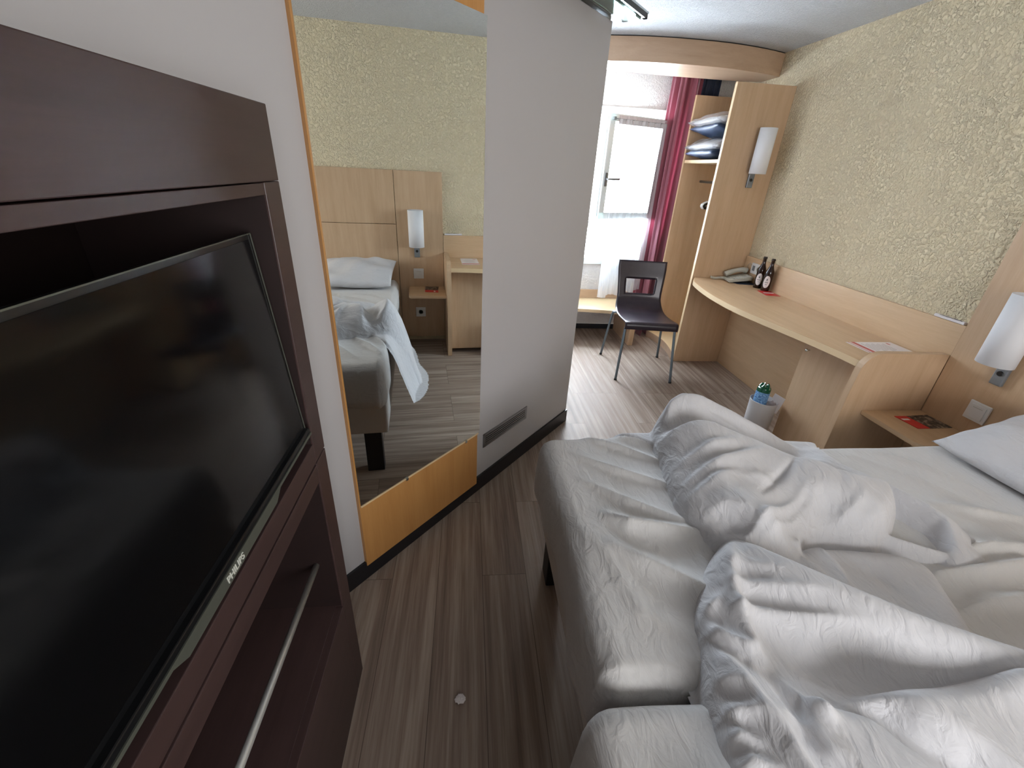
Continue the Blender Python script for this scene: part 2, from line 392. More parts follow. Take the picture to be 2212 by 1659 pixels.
# ------------------------------------------------------------------ tall mirror on its board
MA = math.radians(41.9 - 41.2)
def moff(s, o): return o + 0.020 + math.tan(MA) * (s + 1.28)
def mpt(s, o, z):
    return ob(s, moff(s, o), z)
ms0, ms1 = -1.645, -0.972
mr = thing('wall_mirror', ob(-1.3, 0.012, 0.09), 'tall narrow wall mirror mounted on a beech board beside the television unit', 'mirror')
bm = new(); extrude(bm, [mpt(ms0, 0, 0.072), mpt(ms1, 0, 0.072), ob(ms1, 0.0, 0.072), ob(ms0, 0.0, 0.072)], (0, 0, 2.185 - 0.072)); part('backing_board', bm, OAK_PANEL, mr)
bm = new(); extrude(bm, [mpt(ms0 + 0.004, 0.004, 0.386), mpt(ms1 + 0.012, 0.004, 0.386), mpt(ms1 + 0.012, 0.0, 0.386), mpt(ms0 + 0.004, 0.0, 0.386)], (0, 0, 1.988 - 0.386)); part('mirror_glass', bm, MIRROR, mr)
bm = new(); extrude(bm, [mpt(ms0 + 0.004, 0.006, 0.379), mpt(ms1 + 0.002, 0.006, 0.379), mpt(ms1 + 0.002, 0.0, 0.379), mpt(ms0 + 0.004, 0.0, 0.379)], (0, 0, 0.007)); part('bottom_rail', bm, BEECH_EDGE, mr)
for s in (-1.42, -1.06):
    bm = new(); extrude(bm, [mpt(s - 0.006, 0.009, 0.374), mpt(s + 0.006, 0.009, 0.374), mpt(s + 0.006, 0.0, 0.374), mpt(s - 0.006, 0.0, 0.374)], (0, 0, 0.012)); part('mirror_clip', bm, POLISH, mr)

# ------------------------------------------------------------------ ceiling-height light over the partition
lt = thing('strip_light', ob(-0.2, 0.06, 2.2), 'chrome strip light with green tinted glass above the white partition', 'light')
bm = new(); obox(bm, -0.75, 0.045, -0.003, 0.155, 2.205, 2.216); part('reflector_plate', bm, POLISH, lt)
bm = new(); obox(bm, -0.72, 0.03, 0.04, 0.06, 2.186, 2.206); obox(bm, -0.72, 0.03, 0.14, 0.158, 2.186, 2.206); obox(bm, 0.005, 0.03, 0.04, 0.158, 2.186, 2.206); part('frame', bm, BLACK, lt)
bm = new(); obox(bm, -0.72, 0.0, 0.06, 0.14, 2.178, 2.190); part('glass_cover', bm, GLASSGREEN, lt)

# ------------------------------------------------------------------ television unit
XF, XB = -0.352, -0.69
U0, U1 = 0.035, 0.927
tv = thing('television_unit', (-0.52, 0.48, 0), 'dark mahogany television unit with recessed bay and open lower shelf', 'cabinet')
bm = new(); box(bm, (XB, U1 - 0.065, 0), (XF, U1, 0.906), 0.0015); part('side_panel', bm, MAHOG, tv)
bm = new(); box(bm, (XB, U0, 0), (XF, U0 + 0.065, 0.906), 0.0015); part('side_panel', bm, MAHOG, tv)
bm = new(); box(bm, (XB, U1 - 0.065, 0.911), (XF, U1, 1.506), 0.0015); part('side_panel', bm, MAHOG, tv)
bm = new(); box(bm, (XB, U0, 0.911), (XF, U0 + 0.065, 1.506), 0.0015); part('side_panel', bm, MAHOG, tv)
bm = new(); box(bm, (XB, U0, 1.507), (XF, U1, 1.628), 0.0015); part('top_fascia', bm, MAHOG, tv)
bm = new(); box(bm, (XF - 0.03, U0 + 0.066, 1.486), (XF - 0.001, U1 - 0.066, 1.505), 0.001); part('lower_fascia_strip', bm, MAHOG, tv)
bm = new(); box(bm, (XB, U0 + 0.066, 0.911), (XF, U1 - 0.066, 0.962), 0.0015); part('shelf_board', bm, MAHOG, tv)
bm = new(); box(bm, (XB, U0 + 0.066, 0.856), (XF, U1 - 0.066, 0.904), 0.0015); part('crossrail', bm, MAHOG, tv)
bm = new(); box(bm, (XB, U0 + 0.066, 0.395), (XF - 0.02, U1 - 0.066, 0.41)); box(bm, (XF - 0.022, U0 + 0.066, 0.0), (XF, U1 - 0.066, 0.405), 0.0015); part('lower_box', bm, MAHOG, tv)
bm = new(); box(bm, (XB, U0 + 0.066, 0.41), (XB + 0.01, U1 - 0.066, 0.856)); box(bm, (XB, U0 + 0.066, 0.962), (XB + 0.01, U1 - 0.066, 1.507)); part('back_panel', bm, MAHOG_SHADED, tv)
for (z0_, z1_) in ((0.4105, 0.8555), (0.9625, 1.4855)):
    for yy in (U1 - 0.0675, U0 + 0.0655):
        bm = new(); box(bm, (XB + 0.011, yy, z0_), (XF - 0.004, yy + 0.002, z1_)); part('bay_shade_lining', bm, MAHOG_SHADED, tv)  # thin added sheets, shade painted over the inner sides of the bays
bm = new(); tube(bm, [(-0.40, U0 + 0.06, 0.575), (-0.40, U1 - 0.06, 0.575)], 0.008, 16, 1); part('front_rod', bm, ALU, tv, 'thin polished metal rod across the open bay')

# television (tilted forward at the top)
TY0, TY1 = 0.115, 0.838
tvs = thing('flat_television', (-0.42, 0.48, 0.962), 'black flat screen television recessed in the mahogany unit', 'television')
tilt = Matrix.Translation((-0.383, 0, 1.425)) @ Matrix.Rotation(math.radians(-4.2), 4, 'Y')
def tb(bm, a, b, bev=0.0):
    t = bmesh.new(); box(t, a, b, bev); merge(bm, t, tilt)
# local: x out of the screen, z down from the top edge (negative)
Hh = 0.411
bm = new(); tb(bm, (-0.009, TY0, -Hh), (-0.001, TY1, 0), 0.002); tb(bm, (-0.045, TY0 + 0.05, -Hh + 0.03), (-0.008, TY1 - 0.05, -0.10), 0.003); part('casing', bm, BLACK, tvs)
bm = new(); tb(bm, (-0.002, TY0 + 0.012, -Hh + 0.016), (0.0005, TY1 - 0.012, -0.010)); part('screen', bm, SCREEN, tvs)
bm = new(); tb(bm, (0.0, TY0, -0.0018), (0.0015, TY1, 0.0)); tb(bm, (0.0, TY1 - 0.0018, -Hh), (0.0015, TY1, 0)); part('bezel_edge', bm, GREYCHIN, tvs)
bm = new(); tb(bm, (-0.03, TY0, -Hh - 0.012), (0.010, TY1, -Hh + 0.006), 0.002); part('bottom_bezel', bm, BLACK, tvs)
bm = new()
ol = [(0.012, TY0 + 0.02, -Hh - 0.004), (0.012, TY1 - 0.002, -Hh - 0.004), (0.012, TY1 - 0.002, -Hh - 0.0095), (0.012, 0.66, -Hh - 0.010), (0.012, 0.635, -Hh - 0.024),
      (0.012, 0.36, -Hh - 0.024), (0.012, 0.335, -Hh - 0.010), (0.012, TY0 + 0.02, -Hh - 0.0095)]
extrude(bm, [tilt @ Vector(p) for p in ol], tilt.to_3x3() @ Vector((-0.008, 0, 0))); chin = part('chin_strip', bm, GREYCHIN, tvs)
lm = tilt @ Matrix.Translation((0.0125, 0.485, -Hh - 0.0145)) @ Matrix(((0, 0, 1, 0), (1, 0, 0, 0), (0, 1, 0, 0), (0, 0, 0, 1)))
lettering('logo_lettering', 'PHILIPS', 0.0155, lm, LETTER, chin)
bm = new(); box(bm, (-0.52, 0.38, 0.962), (-0.41, 0.58, 0.975), 0.004); box(bm, (-0.475, 0.45, 0.97), (-0.44, 0.51, 1.06)); part('stand', bm, BLACK, tvs)
bm = new(); box(bm, (-0.68, 0.40, 1.10), (-0.425, 0.56, 1.25)); part('wall_bracket', bm, BLACK, tvs)

# ------------------------------------------------------------------ right side: headboard, desk, shelf
PX = 2.348
hb = thing('headboard_panel', (2.36, 0.46, 0.04), 'wide beech headboard panel with seams on the textured wall behind the beds', 'headboard')
g_ = 0.0022
for (y0, y1, z0, z1) in ((1.365 + g_, 1.761, 0.04, 1.485), (-0.445 + g_, 1.365 - g_, 1.065 + g_, 1.485), (-0.445 + g_, 1.365 - g_, 0.04, 1.065 - g_), (-0.845, -0.445 - g_, 0.04, 1.485)):
    bm = new(); box(bm, (PX, y0, z0), (WX - 0.0015, y1, z1), 0.0008); part('board', bm, BEECH_V, hb)

DZ = 0.785
dk = thing('built_in_desk', (2.15, 2.7, 0), 'long beech wall desk with curved front edge, cabinet and backsplash', 'desk')
bm = new(); box(bm, (2.352, 1.764, 0.0), (WX - 0.0015, 3.588, 0.982), 0.001); part('backsplash', bm, BEECH_Y, dk)
edge = [(1.937, 3.588), (1.868, 3.47), (1.832, 3.34), (1.800, 3.15), (1.785, 2.98), (1.781, 2.80), (1.793, 2.64), (1.828, 2.43), (1.865, 2.24), (1.893, 2.08), (1.913, 1.93), (1.922, 1.80)]
def smooth2(pts, sub=5):
    out = []
    P = [Vector((p[0], p[1], 0)) for p in pts]
    for i in range(len(P) - 1):
        p0 = P[max(i - 1, 0)]; p1 = P[i]; p2 = P[i + 1]; p3 = P[min(i + 2, len(P) - 1)]
        for k in range(sub):
            t = k / sub; out.append(0.5 * ((2 * p1) + (p2 - p0) * t + (2 * p0 - 5 * p1 + 4 * p2 - p3) * t * t + (3 * p1 - p0 - 3 * p2 + p3) * t ** 3))
    out.append(P[-1]); return [(p.x, p.y) for p in out]
se = smooth2(edge)
bm = new(); extrude(bm, [(x, y, DZ - 0.036) for x, y in se] + [(2.351, 1.80, DZ - 0.036), (2.351, 3.588, DZ - 0.036)], (0, 0, 0.036)); part('desk_top', bm, BEECH_Y, dk)
bm = new()
extrude(bm, [(x, y, DZ - 0.035) for x, y in se] + [(x - 0.0025, y + 0.0005, DZ - 0.035) for x, y in se[::-1]], (0, 0, 0.033)); part('edge_band', bm, BEECH_EDGE, dk, 'paler edge band along the curved desk front')
prof = [(2.348, 0.835), (2.02, 0.838)] 
for k in range(9):
    a = k / 8 * PI / 2; prof.append((2.0 - 0.095 * math.sin(a), 0.740 + 0.097 * math.cos(a)))
prof += [(1.898, 0.6), (1.896, 0.3), (1.93, 0.0), (2.348, 0.0)]
bm = new(); extrude(bm, [(x, 1.764, z) for x, z in prof], (0, 0.036, 0), 0.001); part('end_panel', bm, BEECH_V, dk)
bm = new(); box(bm, (2.03, 1.801, 0.03), (2.35, 2.262, 0.748)); part('cabinet_body', bm, BEECH_V, dk)
bm = new(); box(bm, (2.008, 1.803, 0.045), (2.029, 2.262, 0.742), 0.0012); cdr = part('cabinet_door', bm, BEECH_V, dk)
bm = new(); lathe(bm, [(0.004, 0), (0.0035, 0.010), (0.008, 0.014), (0.010, 0.020), (0.007, 0.025), (0.001, 0.0265)], mtx=Matrix.Translation((2.008, 2.215, 0.672)) @ Matrix.Rotation(-PI / 2, 4, 'Y'), seg=20); part('knob', bm, POLISH, cdr)

# bedside shelf
bm = new()
shp = [(2.347, 1.763), (2.012, 1.763), (2.020, 1.49)] 
for k in range(6):
    a = k / 5 * PI / 2; shp.append((2.055 - 0.035 * math.cos(a), 1.478 - 0.033 * math.sin(a)))
shp += [(2.347, 1.445)]
extrude(bm, [(x, y, 0.503) for x, y in shp], (0, 0, 0.022), 0.001)
solo('bedside_shelf', bm, BEECH_Y, 'small beech bedside shelf with rounded corner between desk end and bed', 'shelf')
def switch(name, y, z, label, socket=False, s=0.045, two=False):
    t = thing(name, (2.345, y, z - s), label, 'socket' if socket else 'switch')
    bm = new(); box(bm, (2.338, y - s * (1.7 if two else 1), z - s), (2.348, y + s * (1.7 if two else 1), z + s), 0.003, 3); part('plate', bm, WHITEPL, t)
    if socket:
        bm = new(); lathe(bm, [(0.022, 0), (0.022, 0.002), (0.018, 0.0024), (0.017, -0.004)], mtx=Matrix.Translation((2.338, y, z)) @ Matrix.Rotation(-PI / 2, 4, 'Y')); part('well', bm, GREYPL, t)
        for dy in (-0.0095, 0.0095):
            bm = new(); lathe(bm, [(0.0028, 0), (0.0028, 0.001)], mtx=Matrix.Translation((2.3365, y + dy, z)) @ Matrix.Rotation(-PI / 2, 4, 'Y'), seg=10); part('pin_hole', bm, BLACK, t)
    else:
        bm = new(); box(bm, (2.334, y - s * 0.72, z - s * 0.72), (2.339, y + s * 0.72, z + s * 0.72), 0.0015); part('rocker', bm, WHITEPL, t)
        bm = new(); box(bm, (2.3332, y - s * 0.45, z + s * 0.42), (2.3345, y + s * 0.45, z + s * 0.46)); part('rocker_line', bm, GREYPL, t)
    return t
switch('light_switch', 1.536, 0.645, 'white square light switch above the bedside shelf, below the lamp')
switch('wall_socket', 1.54, 0.285, 'white square wall socket below the bedside shelf, seen in the mirror', True)
# wall lamps
def lamp(label, mtx, h=0.30, rx=0.065, ry=0.062):
    """local frame: x along the wall, y away from the wall, z up; origin at the lower end of the bracket"""
    o = thing('wall_lamp', mtx.translation, label, 'lamp', 'cylinder wall lamps')
    bm = new(); t = bmesh.new(); n = 32
    def ring(z, s): return [t.verts.new((rx * s * math.cos(2 * PI * k / n), 0.075 + ry * s * math.sin(2 * PI * k / n), z)) for k in range(n)]
    ro, r1, r2, ri = ring(0.10, 1), ring(0.10 + h, 1), ring(0.10 + h, 0.96), ring(0.10, 0.96)
    for a0, b0 in ((ro, r1), (r1, r2), (r2, ri), (ri, ro)):
        for k in range(n):
            ff = t.faces.new((a0[k], a0[(k + 1) % n], b0[(k + 1) % n], b0[k])); ff.smooth = a0 in (ro, r2)
    bmesh.ops.recalc_face_normals(t, faces=t.faces[:]); merge(bm, t, mtx); part('lamp_shade', bm, SHADE, o)
    bm = new(); t = bmesh.new(); box(t, (-0.024, 0, 0), (0.024, 0.018, 0.26), 0.004); box(t, (-0.016, 0.018, 0.13), (0.016, 0.075, 0.15)); merge(bm, t, mtx); br_ = part('bracket', bm, GREYMETAL, o)
    bm = new(); t = bmesh.new(); lathe(t, [(0.0115, 0), (0.0115, 0.004), (0.010, 0.006)], mtx=Matrix.Translation((0, 0.017, 0.055)) @ Matrix.Rotation(-PI / 2, 4, 'X'), seg=20); merge(bm, t, mtx); part('switch_button', bm, BLACK, br_)
    bm = new(); t = bmesh.new(); lathe(t, [(0.001, 0.14), (0.014, 0.145), (0.018, 0.16), (0.03, 0.20), (0.032, 0.225), (0.024, 0.25), (0.004, 0.262)], c=(0, 0.075, 0), seg=20); merge(bm, t, mtx); part('bulb', bm, WHITEPL, o)
    return o
fr = Matrix(((0, -1, 0), (-1, 0, 0), (0, 0, 1))).to_4x4()      # x->-Y, y->-X
m1 = Matrix.Translation((2.348, 1.530, 0.79)) @ fr
lamp('white cylinder wall lamp on the headboard above the light switch', m1)
fr2 = Matrix(((1, 0, 0), (0, -1, 0), (0, 0, 1))).to_4x4()
m2 = Matrix.Translation((2.195, 3.588, 1.498)) @ fr2
lamp('white cylinder wall lamp on the tall wardrobe side panel above the desk', m2, 0.305, 0.062, 0.055)

# ------------------------------------------------------------------ wardrobe
wd = thing('open_wardrobe', (2.15, 3.9, 0), 'open beech wardrobe with two tall side panels beside the window', 'wardrobe')
bm = new(); box(bm, (1.917, 3.590, 0), (2.369, 3.622, 2.180), 0.001); part('side_panel', bm, BEECH_V, wd)
bm = new(); box(bm, (1.914, 3.5915, 0), (1.9168, 3.6205, 2.180)); part('edge_band', bm, BEECH_EDGE, wd)
bm = new(); box(bm, (1.925, 4.232, 0), (2.369, 4.262, 2.178), 0.001); part('side_panel', bm, BEECH_V, wd)
bm = new(); box(bm, (1.922, 4.2335, 0), (1.9248, 4.2605, 2.178)); part('edge_band', bm, BEECH_EDGE, wd)
arc = [(1.93, 4.232)]
for k in range(1, 12):
    t_ = k / 12; arc.append((1.93 + 0.016 * math.sin(PI * t_), 4.232 - 0.61 * t_))
arc.append((1.93, 3.622))
bm = new(); arcs = [(x, y, 1.662) for x, y in arc]; extrude(bm, arcs + [(2.369, 3.622, 1.662), (2.369, 4.232, 1.662)], (0, 0, 0.024)); part('upper_shelf', bm, BEECH_EDGE, wd)
arc2 = [(1.895, 4.255)]
for k in range(1, 14):
    t_ = k / 14; arc2.append((1.895 + 0.005 * t_ + 0.05 * math.sin(PI * t_), 4.255 - 0.633 * t_))
arc2.append((1.90, 3.622))
bm = new(); extrude(bm, [(x, y, 0.0) for x, y in arc2] + [(2.369, 3.622, 0.0), (2.369, 4.255, 0.0)], (0, 0, 0.07)); part('plinth', bm, BEECH_X, wd)
bm = new(); extrude(bm, [(x + 0.002, y, 0.07) for x, y in arc2] + [(2.369, 3.622, 0.07), (2.369, 4.232, 0.07)], (0, 0, 0.003)); part('plinth_top', bm, BEECH_EDGE, wd)
bm = new(); tube(bm, [(2.12, 3.622, 1.52), (2.12, 4.232, 1.52)], 0.011, 14, 1); part('hanging_rail', bm, CHROME, wd)
# wrapped spare pillows on the upper shelf
def pillow_mesh(c, sx, sy, sz, rot=(0, 0, 0), seed=0, pinch=0.35, nx=26, ny=20, crease=0.006, corner=1.0):
    rnd = random.Random(seed); ph = [rnd.uniform(0, 6.28) for _ in range(6)]
    t = bmesh.new(); mtx = Matrix.Translation(c) @ Euler(rot).to_matrix().to_4x4()
    top, bot = [], []
    for i in range(nx + 1):
        rt, rb = [], []
        for j in range(ny + 1):
            u = i / nx * 2 - 1; v = j / ny * 2 - 1
            e = max(0, (1 - u * u)) ** 0.45 * max(0, (1 - v * v)) ** 0.45
            px = u * (1 - 0.06 * (1 - abs(u)) * 0 - pinch * 0.16 * (1 - v * v) * abs(u) ** 3 * 0.6)
            py = v * (1 - pinch * 0.16 * (1 - u * u) * abs(v) ** 3 * 0.6)
            wv = crease * (math.sin(5 * u + 3 * v + ph[0]) + 0.7 * math.sin(9 * v - 4 * u + ph[1]) + 0.5 * math.sin(14 * u * v + ph[2])) * e
            rt.append(t.verts.new(mtx @ Vector((px * sx, py * sy, sz * e + wv))))
            if i in (0, nx) or j in (0, ny): rb.append(rt[-1])
            else: rb.append(t.verts.new(mtx @ Vector((px * sx, py * sy, -sz * 0.75 * e + wv * 0.4))))
        top.append(rt); bot.append(rb)
    for g in (top, bot):
        for i in range(nx):
            for j in range(ny):
                ff = t.faces.new((g[i][j], g[i + 1][j], g[i + 1][j + 1], g[i][j + 1])); ff.smooth = True
    bmesh.ops.recalc_face_normals(t, faces=t.faces[:]); return t
def band(src, keep, mi):
    pass
def wrapped(z, seed, lean, label, wrapshift):
    o = thing('wrapped_pillow', (2.13, 3.93, z - 0.05), label, 'pillow', 'spare pillows on the wardrobe shelf')
    bm = new(); merge(bm, pillow_mesh((2.115, 3.93, z + 0.040), 0.212, 0.25, 0.066, (0, lean, 0.05), seed)); part('white_filling', bm, LINEN, o)
    bm = new(); merge(bm, pillow_mesh((2.11, 3.93, z - 0.004), 0.228, 0.265, 0.052, (0, lean, -0.04), seed + 3, crease=0.009)); part('navy_bag', bm, BLUEP, o)
    bm = new(); merge(bm, pillow_mesh((2.10 + wrapshift, 3.925, z + 0.052), 0.228, 0.27, 0.074, (0, lean - 0.05, 0.02), seed + 5, crease=0.012)); part('clear_wrap', bm, BAGW, o)
    return o
wrapped(1.738, 3, 0.0, 'white and navy pillow in clear wrap, lower one on the wardrobe shelf', 0.0)
wrapped(1.885, 9, 0.18, 'white and navy pillow in clear wrap, tilted on top of another', -0.012)
# dark hangers pushed together on the rail, white ends showing
bm = new()
for k, yy in enumerate((3.76, 3.775, 3.79)):
    tube(bm, [(2.12, yy, 1.53), (2.115, yy, 1.47), (2.06, yy, 1.40), (1.985, yy - 0.006, 1.365), (1.955, yy - 0.008, 1.345), (1.965, yy, 1.325), (2.02, yy, 1.335), (2.10, yy, 1.37)], [0.004, 0.005, 0.010, 0.013, 0.012, 0.010, 0.011, 0.008], 10, 5)
hg = solo('clothes_hanger', bm, BLACK, 'dark clothes hangers hanging close together on the wardrobe rail', 'hanger')
for yy in (3.748, 3.762, 3.777):
    bm = new(); tube(bm, [(1.99, yy, 1.378), (1.950, yy, 1.358), (1.940, yy, 1.338), (1.955, yy, 1.318)], 0.0045, 8, 5); part('white_edge', bm, WHITEPL, hg)

# ------------------------------------------------------------------ pelmet board at the ceiling
P_out = [(0.62, 3.87), (0.8, 3.81), (1.01, 3.765), (1.2, 3.72), (1.42, 3.695), (1.65, 3.69), (1.86, 3.703), (2.05, 3.738), (2.22, 3.785), (2.369, 3.842)]
so_ = smooth2(P_out, 4)
P_in = [(2.369, 4.08), (2.162, 4.114), (1.642, 4.123), (1.089, 4.075), (0.66, 4.02)]
bm = new(); extrude(bm, [(x, y, 2.273) for x, y in so_] + [(x, y, 2.273) for x, y in P_in], (0, 0, 0.145)); 
solo('curtain_pelmet', bm, BEECH_X, 'curved beech pelmet board under the ceiling above the window and wardrobe', 'pelmet')
bm = new(); extrude(bm, [(x, y + 0.006, 2.418) for x, y in so_] + [(x, y, 2.418) for x, y in P_in], (0, 0, 0.007)); struct('trim_3', bm, BLACK)

# ------------------------------------------------------------------ window
win = new()
fy0, fy1 = WY - 0.02, WY + 0.05
box(win, (WX0, fy0, WZ1 - 0.055), (WX1, fy1, WZ1), 0.002); box(win, (WX0, fy0, WZ0), (WX1, fy1, WZ0 + 0.06), 0.002)
box(win, (WX0, fy0, WZ0), (WX0 + 0.05, fy1, WZ1), 0.002); box(win, (WX1 - 0.05, fy0, WZ0), (WX1, fy1, WZ1), 0.002)
box(win, (WX0, fy0, 1.055), (WX1, fy1, 1.115), 0.002)
w1 = struct('window_1', win, UPVC)
bm = new(); box(bm, (WX0 + 0.05, WY + 0.012, WZ0 + 0.06), (WX1 - 0.05, WY + 0.016, 1.055)); part('lower_pane', bm, PANE, w1)
bm = new(); box(bm, (WX0 + 0.02, fy0 - 0.012, WZ1 - 0.004), (WX1 - 0.02, fy0, WZ1 + 0.01), 0.001); part('head_trim', bm, UPVC, w1)
# casement sash swung into the room, hinged at the right
h0 = Vector((1.80, 4.455, 0)); h1 = Vector((1.165, 4.215, 0)); sd = (h1 - h0).normalized(); sn = Vector((sd.y, -sd.x, 0)); 
if sn.y > 0: sn = -sn
sw_ = (h1 - h0).length
def sp3(u, o, z): return h0 + sd * u + sn * o + Vector((0, 0, z))
def sbox(bm, u0, u1, o0, o1, z0, z1): extrude(bm, [sp3(u0, o0, z0), sp3(u1, o0, z0), sp3(u1, o1, z0), sp3(u0, o1, z0)], (0, 0, z1 - z0), 0.0015)
SZ0, SZ1 = 1.165, 2.0
sash = thing('casement_sash', sp3(sw_ / 2, 0, SZ0), 'white casement window sash standing open into the room', 'window')
bm = new(); sbox(bm, 0, sw_, 0, 0.05, SZ0, SZ0 + 0.055); sbox(bm, 0, sw_, 0, 0.05, SZ1 - 0.055, SZ1); sbox(bm, 0, 0.055, 0, 0.05, SZ0, SZ1); sbox(bm, sw_ - 0.058, sw_, 0, 0.05, SZ0, SZ1); part('sash_frame', bm, UPVC, sash)
bm = new(); sbox(bm, sw_, sw_ + 0.012, -0.012, 0.03, SZ0 + 0.02, SZ1 - 0.02); part('rebate_lip', bm, UPVC, sash)
bm = new(); sbox(bm, 0.055, sw_ - 0.058, 0.02, 0.024, SZ0 + 0.055, SZ1 - 0.055); part('pane', bm, PANE, sash)
bm = new(); sbox(bm, sw_ - 0.04, sw_ - 0.018, 0.05, 0.06, 1.44, 1.55)
tube(bm, [sp3(sw_ - 0.03, 0.055, 1.50), sp3(sw_ - 0.03, 0.085, 1.50), sp3(sw_ - 0.045, 0.09, 1.50), sp3(sw_ - 0.15, 0.09, 1.503)], [0.009, 0.009, 0.009, 0.010], 10, 4); part('handle', bm, CHROME, sash)
# net curtain gathered on a rod along the sash top, hanging down past it
def cloth_strip(path, ztop, zbot, folds, amp, nu, nz, gather=None, phase=0.0, thick=0.0):
    t = bmesh.new(); P = [Vector(p) for p in path]; rows = []
    tot = sum((P[i + 1] - P[i]).length for i in range(len(P) - 1))
    def at(s):
        s *= tot
        for i in range(len(P) - 1):
            l_ = (P[i + 1] - P[i]).length
            if s <= l_ or i == len(P) - 2: return P[i].lerp(P[i + 1], s / l_), (P[i + 1] - P[i]).normalized()
            s -= l_
    for i in range(nu + 1):
        s = i / nu; p, tg = at(s); nn = Vector((tg.y, -tg.x, 0)); row = []
        for k in range(nz + 1):
            q = k / nz; z = (ztop(s) if callable(ztop) else ztop) * (1 - q) + (zbot(s) if callable(zbot) else zbot) * q
            fine = math.sin(2 * PI * folds * s + phase + 0.8 * math.sin(3 * s + 2 * q)) + 0.45 * math.sin(2 * PI * folds * 2.3 * s + 1.3 + 1.5 * q)
            a = amp * (0.55 + 0.6 * q) * fine
            sx = gather(s, q) if gather else 0
            row.append(t.verts.new(p + nn * a + tg * sx + Vector((0, 0, z))))
        rows.append(row)
    for i in range(nu):
        for k in range(nz):
            ff = t.faces.new((rows[i][k], rows[i + 1][k], rows[i + 1][k + 1], rows[i][k + 1])); ff.smooth = True
    return t
nc = thing('net_curtain', sp3(sw_ / 2, 0.07, 0.42), 'white sheer net curtain gathered on the open window sash', 'curtain')
bm = new(); merge(bm, cloth_strip([sp3(0.03, 0.075, 0), sp3(sw_ - 0.085, 0.075, 0)], 1.962, lambda s: 0.425 + 0.05 * (1 - s) + 0.012 * math.sin(20 * s), 7, 0.012, 150, 40)); part('net', bm, SHEER, nc)
bm = new(); merge(bm, cloth_strip([sp3(0.03, 0.066, 0), sp3(sw_ - 0.075, 0.066, 0)], 1.990, 1.925, 34, 0.005, 300, 6)); part('gathered_heading', bm, NETD, nc, 'denser grey gathered heading')
bm = new(); tube(bm, [sp3(0.02, 0.066, 1.962), sp3(sw_ - 0.03, 0.066, 1.962)], 0.004, 8, 1); sbox(bm, sw_ - 0.045, sw_ - 0.02, 0.05, 0.075, 1.950, 1.975); part('curtain_rod', bm, GASKET, nc)
# wine red curtain with navy lining edge
ct = thing('window_curtain', (1.9, 4.33, 0.02), 'wine red curtain hanging in folds between window and wardrobe', 'curtain')
bm = new(); merge(bm, cloth_strip([(1.755, 4.39, 0), (1.80, 4.30, 0), (1.93, 4.30, 0), (2.0, 4.38, 0)], 2.40, 0.012, 3.3, 0.042, 140, 24, gather=lambda s, q: 0.0)); part('red_cloth', bm, CURT, ct)
bm = new(); merge(bm, cloth_strip([(1.97, 4.41, 0), (2.20, 4.41, 0)], 2.40, 0.05, 4, 0.018, 60, 12)); part('navy_lining', bm, NAVY, ct, 'dark navy edge of the curtain behind the wardrobe')

# ------------------------------------------------------------------ luggage bench under the window
bn = thing('luggage_bench', (1.2, 4.25, 0), 'low beech luggage bench along the window wall behind the chair', 'bench')
bm = new(); box(bm, (0.672, WY - 0.020, 0.345), (1.70, WY - 0.001, 0.434), 0.001); part('back_rail', bm, BEECH_X, bn)
be = [(0.675, 4.11), (0.9, 4.088), (1.1, 4.065), (1.3, 4.037), (1.5, 4.0), (1.62, 3.975), (1.66, 3.972)]
bm = new(); extrude(bm, [(x, y, 0.312) for x, y in smooth2(be, 3)] + [(1.66, WY - 0.001, 0.312), (0.675, WY - 0.001, 0.312)], (0, 0, 0.031)); part('bench_top', bm, BEECH_EDGE, bn)
bm = new(); box(bm, (1.60, 3.975, 0), (1.650, WY - 0.001, 0.311), 0.001); part('support_panel', bm, BEECH_V, bn)

# ------------------------------------------------------------------ chair
CM = Matrix.Translation((1.49, 3.43, 0)) @ Matrix.Rotation(math.radians(-7), 4, 'Z')
ch = thing('plywood_chair', (1.49, 3.43, 0), 'dark wenge plywood chair with square cutout back and grey tube legs', 'chair')
pr = [(-0.232, 0.435), (-0.236, 0.455), (-0.230, 0.478), (-0.205, 0.487), (-0.10, 0.474), (0.02, 0.462), (0.12, 0.458), (0.20, 0.466), (0.255, 0.495), (0.288, 0.545), (0.305, 0.62), (0.325, 0.72), (0.345, 0.80), (0.362, 0.872)]
ps = smooth2(pr, 4)
nn_ = len(ps); nv = 22
def halfw(i):
    y, z = ps[i]
    if z < 0.5 and y < 0.2: return 0.212
    t_ = min(1, max(0, (z - 0.46) / 0.09)); w_ = 0.212 * (1 - t_) + 0.196 * t_
    t2 = min(1, max(0, (z - 0.6) / 0.2)); return w_ + t2 * 0.016
sh_ = bmesh.new(); fr_, bk_ = [], []
for i in range(nn_):
    y, z = ps[i]; y2, z2 = ps[min(i + 1, nn_ - 1)]; y1, z1 = ps[max(i - 1, 0)]
    tl = math.hypot(y2 - y1, z2 - z1); ny_, nz_ = -(z2 - z1) / tl, (y2 - y1) / tl
    rf, rb_ = [], []
    for j in range(nv + 1):
        u = (j / nv * 2 - 1); wv = halfw(i)
        dish = 0.012 * (1 - u * u) if z > 0.55 else (0.006 * (1 - u * u) if -0.19 < y else 0)
        rf.append(sh_.verts.new((u * wv, y - ny_ * dish * 1 + ny_ * 0.005, z - nz_ * dish + nz_ * 0.005)))
        rb_.append(sh_.verts.new((u * wv, y - ny_ * dish - ny_ * 0.005, z - nz_ * dish - nz_ * 0.005)))
    fr_.append(rf); bk_.append(rb_)
